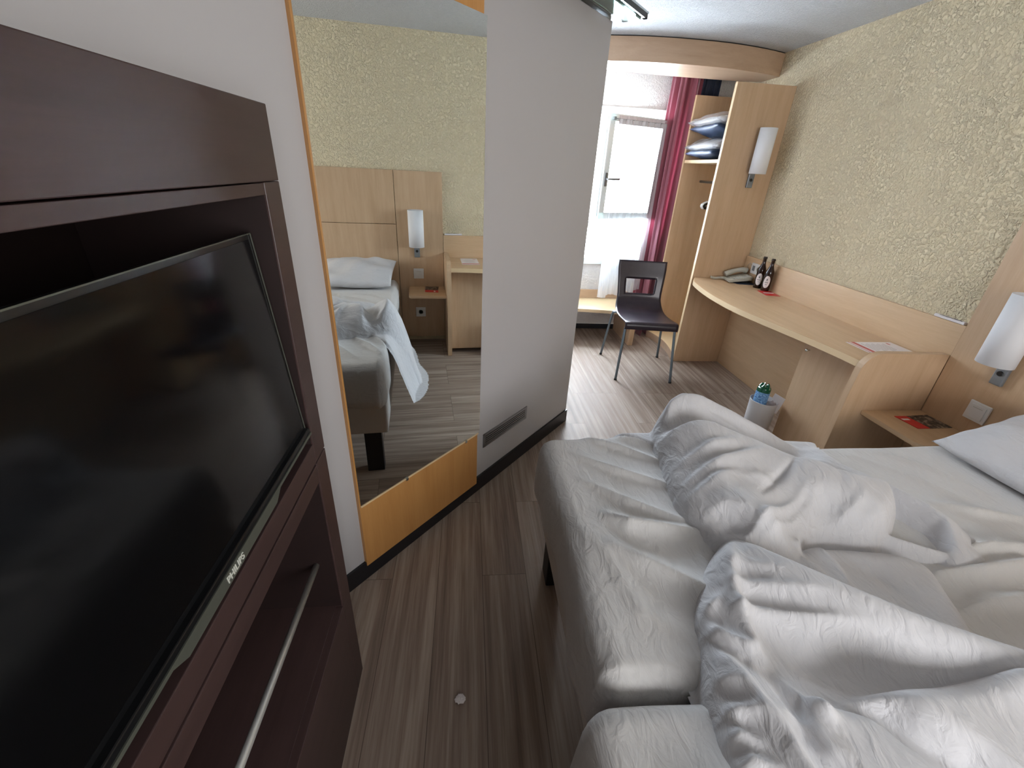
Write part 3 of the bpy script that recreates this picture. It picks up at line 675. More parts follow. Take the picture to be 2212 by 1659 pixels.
def inhole(i, j):
    z = (ps[i][1] + ps[i + 1][1]) / 2; u = abs((j + 0.5) / nv * 2 - 1)
    return 0.596 < z < 0.726 and u < 0.68
cells = {(i, j): not inhole(i, j) for i in range(nn_ - 1) for j in range(nv)}
for (i, j), ok in cells.items():
    if not ok: continue
    f1 = sh_.faces.new((fr_[i][j], fr_[i][j + 1], fr_[i + 1][j + 1], fr_[i + 1][j])); f1.smooth = True
    f2 = sh_.faces.new((bk_[i][j], bk_[i + 1][j], bk_[i + 1][j + 1], bk_[i][j + 1])); f2.smooth = True
    for (di, dj, e0, e1) in ((-1, 0, (i, j), (i, j + 1)), (1, 0, (i + 1, j + 1), (i + 1, j)), (0, -1, (i + 1, j), (i, j)), (0, 1, (i, j + 1), (i + 1, j + 1))):
        if not cells.get((i + di, j + dj), False):
            sh_.faces.new((fr_[e0[0]][e0[1]], fr_[e1[0]][e1[1]], bk_[e1[0]][e1[1]], bk_[e0[0]][e0[1]]))
bmesh.ops.recalc_face_normals(sh_, faces=sh_.faces[:])
bm = new(); merge(bm, sh_, CM); part('plywood_shell', bm, WENGE, ch)
def leg(pts, foot):
    bm = new(); tube(bm, [CM @ Vector(p) for p in pts], 0.0105, 12, 6)
    lg = part('leg', bm, GREYTUBE, ch)
    bm = new(); lathe(bm, [(0.012, 0), (0.013, 0.004), (0.012, 0.014)], c=CM @ Vector((foot[0], foot[1], 0)), seg=14); part('foot_cap', bm, BLACK, lg)
for s in (-1, 1):
    leg([(s * 0.10, -0.12, 0.448), (s * 0.175, -0.175, 0.446), (s * 0.198, -0.205, 0.43), (s * 0.203, -0.215, 0.38), (s * 0.228, -0.28, 0.006)], (s * 0.228, -0.28))
    leg([(s * 0.10, 0.10, 0.442), (s * 0.19, 0.185, 0.444), (s * 0.218, 0.212, 0.435), (s * 0.230, 0.225, 0.395), (s * 0.268, 0.275, 0.006)], (s * 0.268, 0.275))
bm = new(); tube(bm, [CM @ Vector((-0.1, -0.12, 0.448)), CM @ Vector((0.1, -0.12, 0.448))], 0.009, 10, 1); part('crossbar', bm, GREYTUBE, ch)
bm = new(); tube(bm, [CM @ Vector((-0.1, 0.10, 0.442)), CM @ Vector((0.1, 0.10, 0.442))], 0.009, 10, 1); part('crossbar', bm, GREYTUBE, ch)

# ------------------------------------------------------------------ things on the desk
def bottle(x, y, ang_, label):
    o = thing('beer_bottle', (x, y, DZ), label, 'bottle', 'brown beer bottles on the desk')
    bm = new(); lathe(bm, [(0.001, 0.002), (0.026, 0.0), (0.0300, 0.004), (0.0305, 0.02), (0.0305, 0.135), (0.028, 0.152), (0.020, 0.172), (0.0145, 0.19), (0.0128, 0.205), (0.0125, 0.226), (0.0145, 0.228), (0.0148, 0.236), (0.0128, 0.238), (0.0128, 0.243), (0.009, 0.243)], c=(x, y, DZ), seg=36); part('glass_body', bm, AMBER, o)
    # oval paper label wrapped on the glass
    t = bmesh.new(); ctr = t.verts.new((0.0309, 0, 0.072)); R_ = 0.0309; rows = []
    for k in range(1, 7):
        q = k / 6; rows.append([t.verts.new((R_ * math.cos(a0), R_ * math.sin(a0), 0.072 + 0.046 * q * math.sin(b0))) for b0 in [2 * PI * j / 28 for j in range(28)] for a0 in [0.024 * q * math.cos(b0) / R_]])
    for j in range(28): t.faces.new((ctr, rows[0][j], rows[0][(j + 1) % 28]))
    for k in range(5):
        for j in range(28): t.faces.new((rows[k][j], rows[k + 1][j], rows[k + 1][(j + 1) % 28], rows[k][(j + 1) % 28]))
    bm = new(); mt = Matrix.Translation((x, y, DZ)) @ Matrix.Rotation(ang_, 4, 'Z'); merge(bm, t, mt); lb = part('paper_label', bm, PAPER, o)
    t = bmesh.new(); box(t, (0.0312, -0.013, 0.066), (0.0316, 0.013, 0.070)); box(t, (0.0312, -0.004, 0.082), (0.0316, 0.004, 0.096)); box(t, (0.0312, -0.006, 0.052), (0.0316, 0.006, 0.055))
    bm = new(); merge(bm, t, mt); part('label_print', bm, GREYMETAL, lb)
bottle(2.308, 3.180, math.radians(-132), 'brown beer bottle with white oval label, the nearer one beside the red leaflet')
bottle(2.300, 3.270, math.radians(-128), 'brown beer bottle with white oval label, the farther one nearest the telephone')
# red leaflet
def sheet(name, pts, z, m, label, cat, th=0.0012):
    bm = new(); extrude(bm, [(x, y, z) for x, y in pts], (0, 0, th)); return solo(name, bm, m, label, cat)
lf = sheet('red_leaflet', [(2.245, 3.175), (2.225, 3.03), (2.325, 3.005), (2.343, 3.155)], DZ + 0.0005, RED, 'red leaflet lying on the desk in front of the beer bottles', 'leaflet')
bm = new(); extrude(bm, [(2.255, 3.12, DZ + 0.0018), (2.250, 3.095, DZ + 0.0018), (2.325, 3.082, DZ + 0.0018), (2.329, 3.105, DZ + 0.0018)], (0, 0, 0.0003)); part('white_text_band', bm, PAPER, lf)
# info card
cdm = thing('printed_card', (2.2, 1.99, DZ), 'white printed card with rose stripe lying on the near end of the desk', 'card')
bm = new(); extrude(bm, [(2.055, 2.055, DZ + 0.0005), (2.058, 1.905, DZ + 0.0005), (2.332, 1.910, DZ + 0.0005), (2.330, 2.062, DZ + 0.0005)], (0, 0, 0.0012)); cc_ = part('card_sheet', bm, PAPER, cdm)
bm = new(); box(bm, (2.085, 1.908, DZ + 0.0017), (2.108, 2.056, DZ + 0.002)); part('rose_stripe', bm, PINKP, cc_)
bm = new(); box(bm, (2.068, 1.908, DZ + 0.0017), (2.073, 2.056, DZ + 0.002)); part('fine_stripe', bm, PINKP, cc_)
bm = new(); box(bm, (2.285, 2.02, DZ + 0.0017), (2.295, 2.045, DZ + 0.002)); part('rose_mark', bm, PINKP, cc_)
bm = new()
for k in range(9):
    x = 2.128 + k * 0.016; box(bm, (x, 1.925 + 0.01 * (k % 3), DZ + 0.0017), (x + 0.0035, 2.035 - 0.012 * (k % 2), DZ + 0.0019))
part('text_lines', bm, GREYPR, cc_)
# telephone
PM = Matrix.Translation((2.242, 3.470, DZ)) @ Matrix.Rotation(math.radians(-100), 4, 'Z')
ph = thing('desk_telephone', (2.235, 3.475, DZ), 'grey corded desk telephone at the far end of the desk', 'telephone')
def pb(a, b, bev=0.004):
    t = bmesh.new(); box(t, a, b, bev, 3); return t
t = bmesh.new(); extrude(t, [(-0.085, -0.09, 0.004), (-0.085, 0.09, 0.034), (-0.085, 0.09, 0.062), (-0.085, -0.09, 0.020)], (0.17, 0, 0), 0.004)
bm = new(); merge(bm, t, PM); part('base_unit', bm, GREYPL, ph)
bm = new(); merge(bm, (lambda t_: (box(t_, (-0.06, 0.02, 0.0), (0.06, 0.07, 0.03), 0.002), t_)[1])(bmesh.new()), PM); part('wedge_stand', bm, BLACK, ph)
bm = new(); t = bmesh.new(); tube(t, [(-0.055, -0.085, 0.044), (-0.056, -0.05, 0.062), (-0.057, 0.0, 0.082), (-0.056, 0.05, 0.09), (-0.055, 0.085, 0.084)], [0.023, 0.021, 0.017, 0.021, 0.024], 16, 6); merge(bm, t, PM); part('handset', bm, GREYPL, ph)
bm = new()
for r_ in range(4):
    for c_ in range(3):
        y = -0.06 + r_ * 0.026; z = 0.020 + (y + 0.09) / 0.18 * 0.042
        t = pb((0.0 + c_ * 0.024, y - 0.008, z - 0.004), (0.017 + c_ * 0.024, y + 0.008, z + 0.0035), 0.0015); merge(bm, t, PM)
o = part('keypad', bm, PALEPL, ph); 
bm = new(); t = pb((-0.0, 0.05, 0.048), (0.068, 0.078, 0.061), 0.002); merge(bm, t, PM); part('name_strip', bm, PALEPL, ph)
bm = new(); pts = []
for k in range(90):
    q = k / 89; c0 = Vector((2.165 - 0.115 * q, 3.50 + 0.055 * q + 0.010 * math.sin(5 * q), DZ + 0.014 + 0.004 * math.sin(7 * q))); a = k * 1.35
    pts.append((c0.x + 0.002 * math.cos(a), c0.y + 0.008 * math.sin(a), c0.z + 0.008 * math.cos(a)))
tube(bm, pts, 0.0032, 8, 2); part('coiled_cord', bm, GREYPL, ph)
bm = new(); tube(bm, [(2.33, 3.52, DZ + 0.03), (2.345, 3.535, DZ + 0.10), (2.342, 3.50, DZ + 0.15), (2.345, 3.46, DZ + 0.11)], 0.002, 8, 6); part('line_cord', bm, GREYPL, ph)
# double socket plate on backsplash
t = thing('wall_socket', (2.348, 3.40, DZ + 0.08), 'white wide socket plate on the desk backsplash behind the beer bottles', 'socket')
bm = new(); box(bm, (2.342, 3.335, 0.862), (2.352, 3.475, 0.945), 0.003, 3); part('plate', bm, WHITEPL, t)
bm = new(); box(bm, (2.340, 3.425, 0.885), (2.343, 3.455, 0.925), 0.001); part('phone_outlet', bm, GREYMETAL, t)
bm = new(); lathe(bm, [(0.020, 0), (0.020, 0.003), (0.017, 0.003), (0.016, 0.0)], mtx=Matrix.Translation((2.342, 3.375, 0.905)) @ Matrix.Rotation(-PI / 2, 4, 'Y')); part('well', bm, GREYPL, t)
sheet('dark_folder', [(2.19, 3.44), (2.20, 3.375), (2.338, 3.35), (2.345, 3.46)], DZ + 0.0005, NAVY, 'dark navy folder lying partly under the telephone on the desk', 'folder', 0.004)
# folded note on top of the backsplash
bm = new(); extrude(bm, [(2.348, 1.775, 0.984), (2.352, 1.93, 0.984), (2.368, 1.93, 0.984), (2.366, 1.775, 0.984)], (0, 0, 0.013), 0.002)
fnc = solo('folded_paper', bm, PAPER, 'white folded paper lying on the backsplash ledge beside the headboard', 'paper')
bm = new(); box(bm, (2.347, 1.790, 0.9975), (2.352, 1.90, 0.999)); part('dark_edge', bm, PHOTO, fnc)
# brochure on the bedside shelf
brc = thing('brochure', (2.22, 1.645, 0.525), 'red brochure with dark photo lying on the bedside shelf', 'brochure')
bm = new(); extrude(bm, [(2.135, 1.70, 0.5255), (2.150, 1.585, 0.5255), (2.215, 1.585, 0.5255), (2.20, 1.70, 0.5255)], (0, 0, 0.002)); rp = part('red_panel', bm, RED, brc)
bm = new(); extrude(bm, [(2.145, 1.675, 0.5276), (2.147, 1.66, 0.5276), (2.185, 1.66, 0.5276), (2.185, 1.675, 0.5276)], (0, 0, 0.0003)); part('white_text_lines', bm, PAPER, rp)
bm = new(); extrude(bm, [(2.201, 1.70, 0.5255), (2.216, 1.585, 0.5255), (2.340, 1.590, 0.5255), (2.330, 1.712, 0.5255)], (0, 0, 0.002)); part('photo_panel', bm, PHOTO, brc)

# ------------------------------------------------------------------ waste bin and green bottle
BX, BYY, BR_ = 1.905, 2.305, 0.082
bn2 = thing('waste_bin', (BX, BYY, 0), 'small white waste bin standing beside the desk cabinet', 'bin')
bm = new(); lathe(bm, [(0.001, 0.004), (0.072, 0.0), (0.074, 0.004), (BR_, 0.285), (BR_ + 0.001, 0.289), (BR_ - 0.003, 0.289), (0.070, 0.008), (0.001, 0.007)], c=(BX, BYY, 0), seg=40, cap=False); part('bucket', bm, BINW, bn2)
bm = new(); t = bmesh.new(); box(t, (-0.002, -0.035, 0), (0.002, 0.035, 0.115), 0.0005); merge(bm, t, Matrix.Translation((BX + 0.045, BYY - 0.035, 0.225)) @ Euler((0.15, 0.12, 0.5)).to_matrix().to_4x4()); solo('cardboard_flap', bm, PAPER, 'pale card sticking up out of the waste bin behind green bottle', 'card')
rnd = random.Random(4); bm = new(); t = bmesh.new(); bmesh.ops.create_icosphere(t, subdivisions=3, radius=0.034)
for v_ in t.verts: v_.co *= 0.8 + 0.35 * rnd.random()
merge(bm, t, Matrix.Translation((BX + 0.032, BYY - 0.030, 0.262))); solo('crumpled_wrapper', bm, GREYPR, 'crumpled pinkish wrapper lying in the top of the waste bin', 'wrapper')
GM = Matrix.Translation((BX - 0.018, BYY + 0.008, 0.405)) @ Euler((math.radians(-4), math.radians(5), 0)).to_matrix().to_4x4() @ Matrix.Rotation(PI, 4, 'X')
gb = thing('water_bottle', (BX - 0.018, BYY + 0.008, 0.14), 'green plastic water bottle standing upside down in the waste bin', 'bottle')
t = bmesh.new(); lathe(t, [(0.034, 0.022), (0.0395, 0.035), (0.040, 0.06), (0.0395, 0.20), (0.034, 0.225), (0.016, 0.262), (0.013, 0.27), (0.013, 0.285)], seg=40)
bm = new(); merge(bm, t, GM)
t = bmesh.new(); ctr = t.verts.new((0, 0, 0.020)); rows = []
for k in range(1, 9):
    q = k / 8; rows.append([])
    for j in range(50):
        a = 2 * PI * j / 50; lob = 0.5 + 0.5 * math.cos(5 * a)
        zz = 0.020 - 0.020 * lob * math.sin(PI * min(1, q * 1.05)) ** 0.8 + 0.012 * q ** 4
        rows[-1].append(t.verts.new((0.0385 * q * math.cos(a), 0.0385 * q * math.sin(a), zz)))
for j in range(50):
    t.faces.new((ctr, rows[0][j], rows[0][(j + 1) % 50])).smooth = True
    for k in range(7): t.faces.new((rows[k][j], rows[k + 1][j], rows[k + 1][(j + 1) % 50], rows[k][(j + 1) % 50])).smooth = True
merge(bm, t, GM); part('bottle_body', bm, GREENP, gb)
t = bmesh.new(); lathe(t, [(0.0402, 0.058), (0.0406, 0.060), (0.0406, 0.135), (0.0402, 0.137)], seg=40, cap=False); bm = new(); merge(bm, t, GM); part('printed_label', bm, BLUELAB, gb)

# ------------------------------------------------------------------ scrap on the floor
rnd = random.Random(2); bm = new(); t = bmesh.new(); bmesh.ops.create_icosphere(t, subdivisions=3, radius=0.013)
for v_ in t.verts: v_.co = Vector((v_.co.x * (1 + 0.5 * rnd.random()), v_.co.y * (0.8 + 0.6 * rnd.random()), v_.co.z * (0.3 + 0.35 * rnd.random())))
merge(bm, t, Matrix.Translation((-0.020, 0.805, 0.0085))); solo('paper_scrap', bm, PAPER, 'tiny white crumpled paper scrap lying on the plank floor', 'scrap')

# ------------------------------------------------------------------ beds
exec_beds = True
def seg_dist(X, Y, pts, amps=None):
    """distance to a polyline, signed side (+ on the left), and interpolated amplitude"""
    best = np.full(X.shape, 1e9); side = np.zeros(X.shape); am = np.zeros(X.shape)
    n = len(pts)
    for i in range(n - 1):
        x0, y0 = pts[i]; x1, y1 = pts[i + 1]; dx, dy = x1 - x0, y1 - y0; l2 = dx * dx + dy * dy
        t = np.clip(((X - x0) * dx + (Y - y0) * dy) / l2, 0, 1)
        d_ = np.hypot(X - x0 - t * dx, Y - y0 - t * dy); s = np.sign(dx * (Y - y0) - dy * (X - x0))
        a = (amps[i] * (1 - t) + amps[i + 1] * t) if amps else np.ones(X.shape)
        m_ = d_ < best; best = np.where(m_, d_, best); side = np.where(m_, s, side); am = np.where(m_, a, am)
    return best, side, am
def ridge(X, Y, pts, amps, wl, wr, p=1.6):
    d_, s, a = seg_dist(X, Y, pts, amps); w_ = np.where(s > 0, wl, wr)
    return a * np.exp(-(d_ / w_) ** p)
def smoothpoly(pts, sub=5):
    P = [Vector((p[0], p[1], 0)) for p in pts]; n = len(P); out = []
    for i in range(n):
        p0, p1, p2, p3 = P[i - 1], P[i], P[(i + 1) % n], P[(i + 2) % n]
        for k in range(sub):
            t = k / sub; q = 0.5 * ((2 * p1) + (p2 - p0) * t + (2 * p0 - 5 * p1 + 4 * p2 - p3) * t * t + (3 * p1 - p0 - 3 * p2 + p3) * t ** 3); out.append((q.x, q.y))
    return out
def inside(X, Y, poly):
    ins = np.zeros(X.shape, bool); n = len(poly); j = n - 1
    for i in range(n):
        xi, yi = poly[i]; xj, yj = poly[j]
        c = ((yi > Y) != (yj > Y)) & (X < (xj - xi) * (Y - yi) / (yj - yi + 1e-12) + xi); ins ^= c; j = i
    return ins
def sdf(X, Y, poly):
    d_, _, _ = seg_dist(X, Y, poly + [poly[0]]); return np.where(inside(X, Y, poly), d_, -d_)
def dome(d_, t, r_):
    q = np.clip(d_ / r_, 0, 1); return t * np.sqrt(np.maximum(0, 1 - (1 - q) ** 2))
TOP = 0.605
def fractal(X, Y, seed, sc_, amp, stretch=1.0, ang_=0.0):
    rs = np.random.RandomState(seed); Z = np.zeros(X.shape); ca, sa = math.cos(ang_), math.sin(ang_)
    U = (X * ca + Y * sa) * stretch; V = -X * sa + Y * ca; k = sc_; a = amp
    for _ in range(4):
        for _ in range(3):
            th = rs.uniform(0, 2 * PI); ph_ = rs.uniform(0, 2 * PI)
            Z += a / 3 * np.sin(k * (U * math.cos(th) + V * math.sin(th)) + ph_ + 1.3 * np.sin(k * 0.6 * (V * math.cos(th) - U * math.sin(th)) + ph_))
        k *= 1.9; a *= 0.5
    return Z
def lift(x, a=0.055): 
    q = np.clip((x - 0.70) / 0.32, 0, 1); return a * (1 - q * q * (3 - 2 * q))
SHEET_R = [
    ([(0.421, 1.345), (0.542, 1.268), (0.691, 1.157)], (0.004, 0.011, 0.004), 0.02, 0.012),
    ([(0.361, 1.230), (0.498, 1.125), (0.657, 1.039)], (0.003, 0.012, 0.005), 0.025, 0.012),
    ([(0.368, 1.082), (0.480, 0.972), (0.607, 0.892)], (0.003, 0.013, 0.007), 0.025, 0.014),
    ([(0.383, 0.937), (0.447, 0.872), (0.534, 0.851), (0.678, 0.837)], (0.003, 0.022, 0.020, 0.006), 0.035, 0.022),
    ([(0.360, 0.830), (0.440, 0.750), (0.561, 0.655)], (0.003, 0.016, 0.016), 0.05, 0.025),
    ([(0.375, 1.394), (0.516, 1.369), (0.728, 1.251)], (0.006, 0.012, 0.004), 0.02, 0.02),
    ([(0.300, 0.905), (0.355, 0.788), (0.395, 0.616), (0.48, 0.557)], (0.002, 0.008, 0.006, 0.002), 0.05, 0.03),
    ([(1.403, 0.789), (1.523, 0.801), (1.634, 0.788), (1.8, 0.76)], (0.012, 0.02, 0.02, 0.01), 0.02, 0.03),
    ([(1.286, 0.722), (1.416, 0.724), (1.572, 0.74), (1.75, 0.70)], (0.01, 0.018, 0.016, 0.01), 0.022, 0.035),
    ([(1.189, 0.597), (1.329, 0.628), (1.436, 0.636), (1.6, 0.61)], (0.01, 0.014, 0.012, 0.006), 0.03, 0.03),
    ([(1.5, 1.28), (1.62, 1.12), (1.72, 0.98)], (0.004, 0.009, 0.004), 0.02, 0.02),
    ([(1.62, 1.30), (1.74, 1.18), (1.80, 1.05)], (0.003, 0.008, 0.004), 0.02, 0.015),
    ([(1.55, 1.0), (1.66, 0.95), (1.80, 0.92)], (0.004, 0.014, 0.006), 0.03, 0.02),
]
def bed(y0, y1, seed, label, cat_lab, ridges, x0=0.262, liftz=0.055):
    o = thing('single_bed', (1.3, (y0 + y1) / 2, 0), label, 'bed', 'twin beds pushed together')
    bm = new(); box(bm, (0.30, y0 + 0.015, 0.258), (2.345, y1 - 0.015, 0.43), 0.012, 3); part('bed_base', bm, BEDBASE, o)
    def fn(p, nrm):
        q = p.copy()
        X = np.array([p.x]); Y = np.array([p.y])
        if nrm.z > 0.3:
            z = 0.0
            for pts, amps, wl, wr in ridges: z += 1.9 * float(ridge(X, Y, pts, amps, wl * 0.8, wr * 0.8, 1.4)[0])
            q.z += float(lift(np.array(p.x), liftz)) * min(1, max(0, (p.z - 0.5) / 0.08)); q.z += z * min(1, nrm.z) + 0.004 * math.sin(7 * p.x + seed) * math.sin(6 * p.y)
        if abs(nrm.x) > 0.3 and p.x < 0.5:
            low = max(0, (0.60 - p.z) / 0.2)
            q.x -= 0.010 * math.sin(11 * p.y + seed) * (0.3 + low) + 0.006 * math.sin(29 * p.y + 2 * seed) * low
            if p.z < 0.46: q.x += 0.03 * (0.46 - p.z) / 0.06; q.z += 0.008 * math.sin(17 * p.y + seed)
        if abs(nrm.y) > 0.3:
            q.y += 0.004 * math.sin(13 * p.x + seed) * (1 if nrm.y > 0 else -1)
        return q
    bm = new(); rbox(bm, (x0, y0 + 0.003, 0.40), (2.335, y1 - 0.003, TOP), (0.062, 0.05, 0.07), (260, 120, 14), fn); part('mattress', bm, LINEN_F, o)
    for (lx, ly) in ((0.325, y1 - 0.10), (0.325, y0 + 0.10), (2.25, y1 - 0.10), (2.25, y0 + 0.10)):
        bm = new(); box(bm, (lx - 0.0, ly - 0.045, 0), (lx + 0.06, ly + 0.045, 0.26), 0.004); part('leg', bm, BLACKLEG, o)
    return o
bed(0.462, 1.362, 1.0, 'far single bed with white fitted sheet, next to the bedside shelf', '', SHEET_R)
bed(-0.445, 0.455, 4.0, 'near single bed with white cover, nearest the camera', '', [
    ([(0.30, 0.10), (0.36, 0.26), (0.5, 0.36)], (0.006, 0.02, 0.006), 0.05, 0.04)], 0.215)

def hf_object(X, Y, Z, keep, name, m, thick=0.012):
    bm = bmesh.new(); nx, ny = X.shape; vs = {}
    def gv(i, j):
        if (i, j) not in vs: vs[(i, j)] = bm.verts.new((X[i, j], Y[i, j], Z[i, j]))
        return vs[(i, j)]
    for i in range(nx - 1):
        for j in range(ny - 1):
            if keep[i, j] and keep[i + 1, j] and keep[i, j + 1] and keep[i + 1, j + 1]:
                ff = bm.faces.new((gv(i, j), gv(i + 1, j), gv(i + 1, j + 1), gv(i, j + 1))); ff.smooth = True
    return bm
def relax(Z, n):
    for _ in range(n):
        Zp = np.pad(Z, 1, mode='edge'); Z = 0.5 * Z + 0.125 * (Zp[2:, 1:-1] + Zp[:-2, 1:-1] + Zp[1:-1, 2:] + Zp[1:-1, :-2])
    return Z
# far duvet: a big folded-over lump, its rounded end, a dark pocket and a turned-up lip
def sst(v, a, b):
    q = np.clip((v - a) / (b - a), 0, 1); return q * q * (3 - 2 * q)
res = 0.0062
X, Y = np.meshgrid(np.arange(0.36, 1.56, res), np.arange(0.40, 1.58, res), indexing='ij')
YS = Y - 0.035 * sst(1.2 - X, 0, 0.3) * sst(X, 0.66, 0.85); drape = np.where(YS > 1.335, -np.minimum((YS - 1.335) ** 2 * 22, 1e9), 0); drape = np.where(YS > 1.40, -0.093 - (YS - 1.40) * 3.4, drape)
Bz = TOP + drape + lift(X)
D1 = smoothpoly([(0.80, 1.48), (0.715, 1.38), (0.670, 1.25), (0.655, 1.14), (0.628, 1.02), (0.617, 0.90), (0.640, 0.82), (0.675, 0.75), (0.76, 0.69), (0.86, 0.70), (0.92, 0.79), (1.02, 0.832), (1.11, 0.812), (1.19, 0.815), (1.275, 0.862), (1.34, 0.925), (1.376, 1.00), (1.352, 1.075), (1.31, 1.15), (1.38, 1.30), (1.44, 1.44), (1.30, 1.48), (1.12, 1.50), (0.98, 1.545), (0.86, 1.555), (0.79, 1.53)])
s1 = sdf(X, Y, D1)
back = sst(Y - 0.6 * X, 0.36, 0.52) * sst(X, 0.95, 1.30)
Z1 = dome(s1, 0.050 - 0.03 * back + 0.045 * sst(X, 1.05, 1.25) * (1 - back), 0.028 + 0.03 * sst(X, 1.05, 1.25)) + 0.058 * sst(s1, 0.0, 0.14) * (1 - back) * (1 - 0.8 * sst(X, 1.05, 1.25))
core = np.clip(s1 / 0.04, 0, 1)
def rs(lst, core_):
    tot = 0
    for e in lst:
        pts, am, wl, wr = e[:4]; tot = tot + core_ * ridge(X, Y, pts, am, wl, wr, e[4] if len(e) > 4 else 1.6)
    return tot
Z1 += rs([
    ([(0.73, 1.34), (0.79, 1.36), (0.90, 1.34), (1.03, 1.29), (1.18, 1.25), (1.33, 1.20)], (0.085, 0.10, 0.085, 0.06, 0.035, 0.01), 0.07, 0.05),
    ([(0.68, 1.22), (0.76, 1.215), (0.84, 1.20), (0.924, 1.155), (1.016, 1.115), (1.106, 1.036), (1.19, 0.975), (1.30, 0.985)], (0.035, 0.05, 0.062, 0.060, 0.055, 0.052, 0.045, 0.02), 0.028, 0.15),
    ([(0.75, 1.285), (0.90, 1.245), (1.05, 1.16), (1.20, 1.06)], (-0.01, -0.02, -0.02, -0.008), 0.022, 0.022),
    ([(0.80, 1.33), (0.93, 1.27), (1.07, 1.19)], (0.0, 0.016, 0.0), 0.012, 0.012),
    ([(0.623, 0.85), (0.66, 0.858), (0.70, 0.864), (0.742, 0.835), (0.762, 0.79)], (0.006, 0.016, 0.022, 0.022, 0.006), 0.06, 0.016),
    ([(0.65, 0.80), (0.70, 0.805), (0.73, 0.78)], (-0.012, -0.024, -0.012), 0.022, 0.022),
    ([(0.691, 0.746), (0.775, 0.801), (0.867, 0.851), (0.957, 0.903), (1.035, 0.971)], (0.020, 0.030, 0.026, 0.018, 0.004), 0.014, 0.022, 1.2),
    ([(0.730, 0.742), (0.800, 0.780), (0.90, 0.83), (1.00, 0.90), (1.07, 0.97)], (0.006, 0.014, 0.016, 0.012, 0.0), 0.010, 0.014, 1.2),
    ([(0.864, 0.759), (0.957, 0.846), (1.034, 0.91)], (0.020, 0.020, 0.0), 0.012, 0.016, 1.2),
    ([(0.876, 0.763), (0.989, 0.815), (1.119, 0.878), (1.20, 0.93)], (0.020, 0.020, 0.014, 0.0), 0.014, 0.018, 1.3),
    ([(0.834, 0.907), (0.963, 0.995), (1.071, 1.075)], (-0.004, -0.024, -0.004), 0.008, 0.010, 1.3),
    ([(0.645, 0.975), (0.789, 1.034), (0.984, 1.105)], (0.010, 0.022, 0.004), 0.010, 0.030),
    ([(0.635, 0.925), (0.72, 0.955), (0.84, 1.00)], (0.008, 0.017, 0.0), 0.010, 0.025),
    ([(0.68, 1.07), (0.80, 1.105), (0.93, 1.14)], (0.008, 0.017, 0.0), 0.010, 0.020),
    ([(0.80, 0.97), (0.88, 0.98), (0.95, 0.96)], (0.0, 0.010, 0.0), 0.02, 0.012),
    ([(1.10, 0.90), (1.15, 0.98), (1.16, 1.04)], (0.0, -0.008, 0.0), 0.014, 0.014)], core)
Z1 += core * fractal(X, Y, 5, 13, 0.0035, 1.5, 0.6)
Z1 = np.where(s1 < 0, -0.03, Z1)
D3 = smoothpoly([(0.72, 0.70), (0.828, 0.745), (0.922, 0.795), (1.0, 0.805), (1.10, 0.795), (1.20, 0.775), (1.247, 0.72), (1.215, 0.63), (1.165, 0.53), (1.05, 0.43), (0.85, 0.45)])
s3 = sdf(X, Y, D3); c3 = np.clip(s3 / 0.03, 0, 1)
Z3 = dome(s3, 0.052, 0.05) + c3 * fractal(X, Y, 11, 9, 0.006) + rs([
    ([(0.90, 0.80), (0.945, 0.765), (0.95, 0.715), (0.935, 0.66), (0.95, 0.62)], (0.01, 0.022, 0.022, 0.018, 0.0), 0.014, 0.028),
    ([(0.84, 0.74), (0.875, 0.70), (0.89, 0.65)], (0.01, 0.018, 0.004), 0.014, 0.022),
    ([(1.00, 0.76), (1.06, 0.70), (1.08, 0.62)], (-0.004, -0.012, -0.006), 0.03, 0.03)], c3)
Z3 = np.where(s3 < 0, -0.03, Z3)
one = np.ones(X.shape)
Z4 = rs([([(0.96, 0.84), (1.02, 0.852), (1.075, 0.845), (1.13, 0.832), (1.174, 0.818)], (0.03, 0.062, 0.066, 0.060, 0.03), 0.016, 0.020, 2.2)], one) - 0.01
Z5 = rs([([(1.11, 0.875), (1.17, 0.857), (1.233, 0.818), (1.30, 0.784), (1.395, 0.762)], (0.05, 0.062, 0.056, 0.050, 0.03), 0.018, 0.024, 2.0)], one) - 0.01
lip = rs([([(1.30, 1.10), (1.325, 1.045), (1.37, 1.00), (1.405, 0.925), (1.425, 0.861), (1.400, 0.795), (1.31, 0.712)], (0.060, 0.080, 0.092, 0.092, 0.085, 0.060, 0.02), 0.085, 0.024, 1.8)], one) - 0.012
E1 = smoothpoly([(0.56, 1.37), (0.62, 1.31), (0.72, 1.225), (0.80, 1.20), (0.92, 1.30), (0.92, 1.50), (0.82, 1.55), (0.70, 1.54), (0.60, 1.50), (0.55, 1.44)])
se1 = sdf(X, Y, E1); Ze = dome(se1, 0.012, 0.02) + np.clip(se1 / 0.02, 0, 1) * fractal(X, Y, 31, 16, 0.003)
Ze = np.where(se1 < 0, -0.03, Ze)
Z = Bz + np.maximum.reduce([Z1, Z3, Ze, Z4, Z5, lip, np.full(X.shape, -0.03)])
Z = relax(Z, 1); Z[Z < 0.29] = 0.29
keepm = (np.maximum.reduce([s1, s3, se1]) > -0.02) | (Z4 > -0.009) | (Z5 > -0.009) | (lip > -0.011)
bmd = hf_object(X, Y, Z, keepm, 'duvet', LINEN)
solo('duvet', bmd, LINEN, 'crumpled white duvet folded over on the far bed, edge hanging towards the desk', 'duvet', 'white duvets')
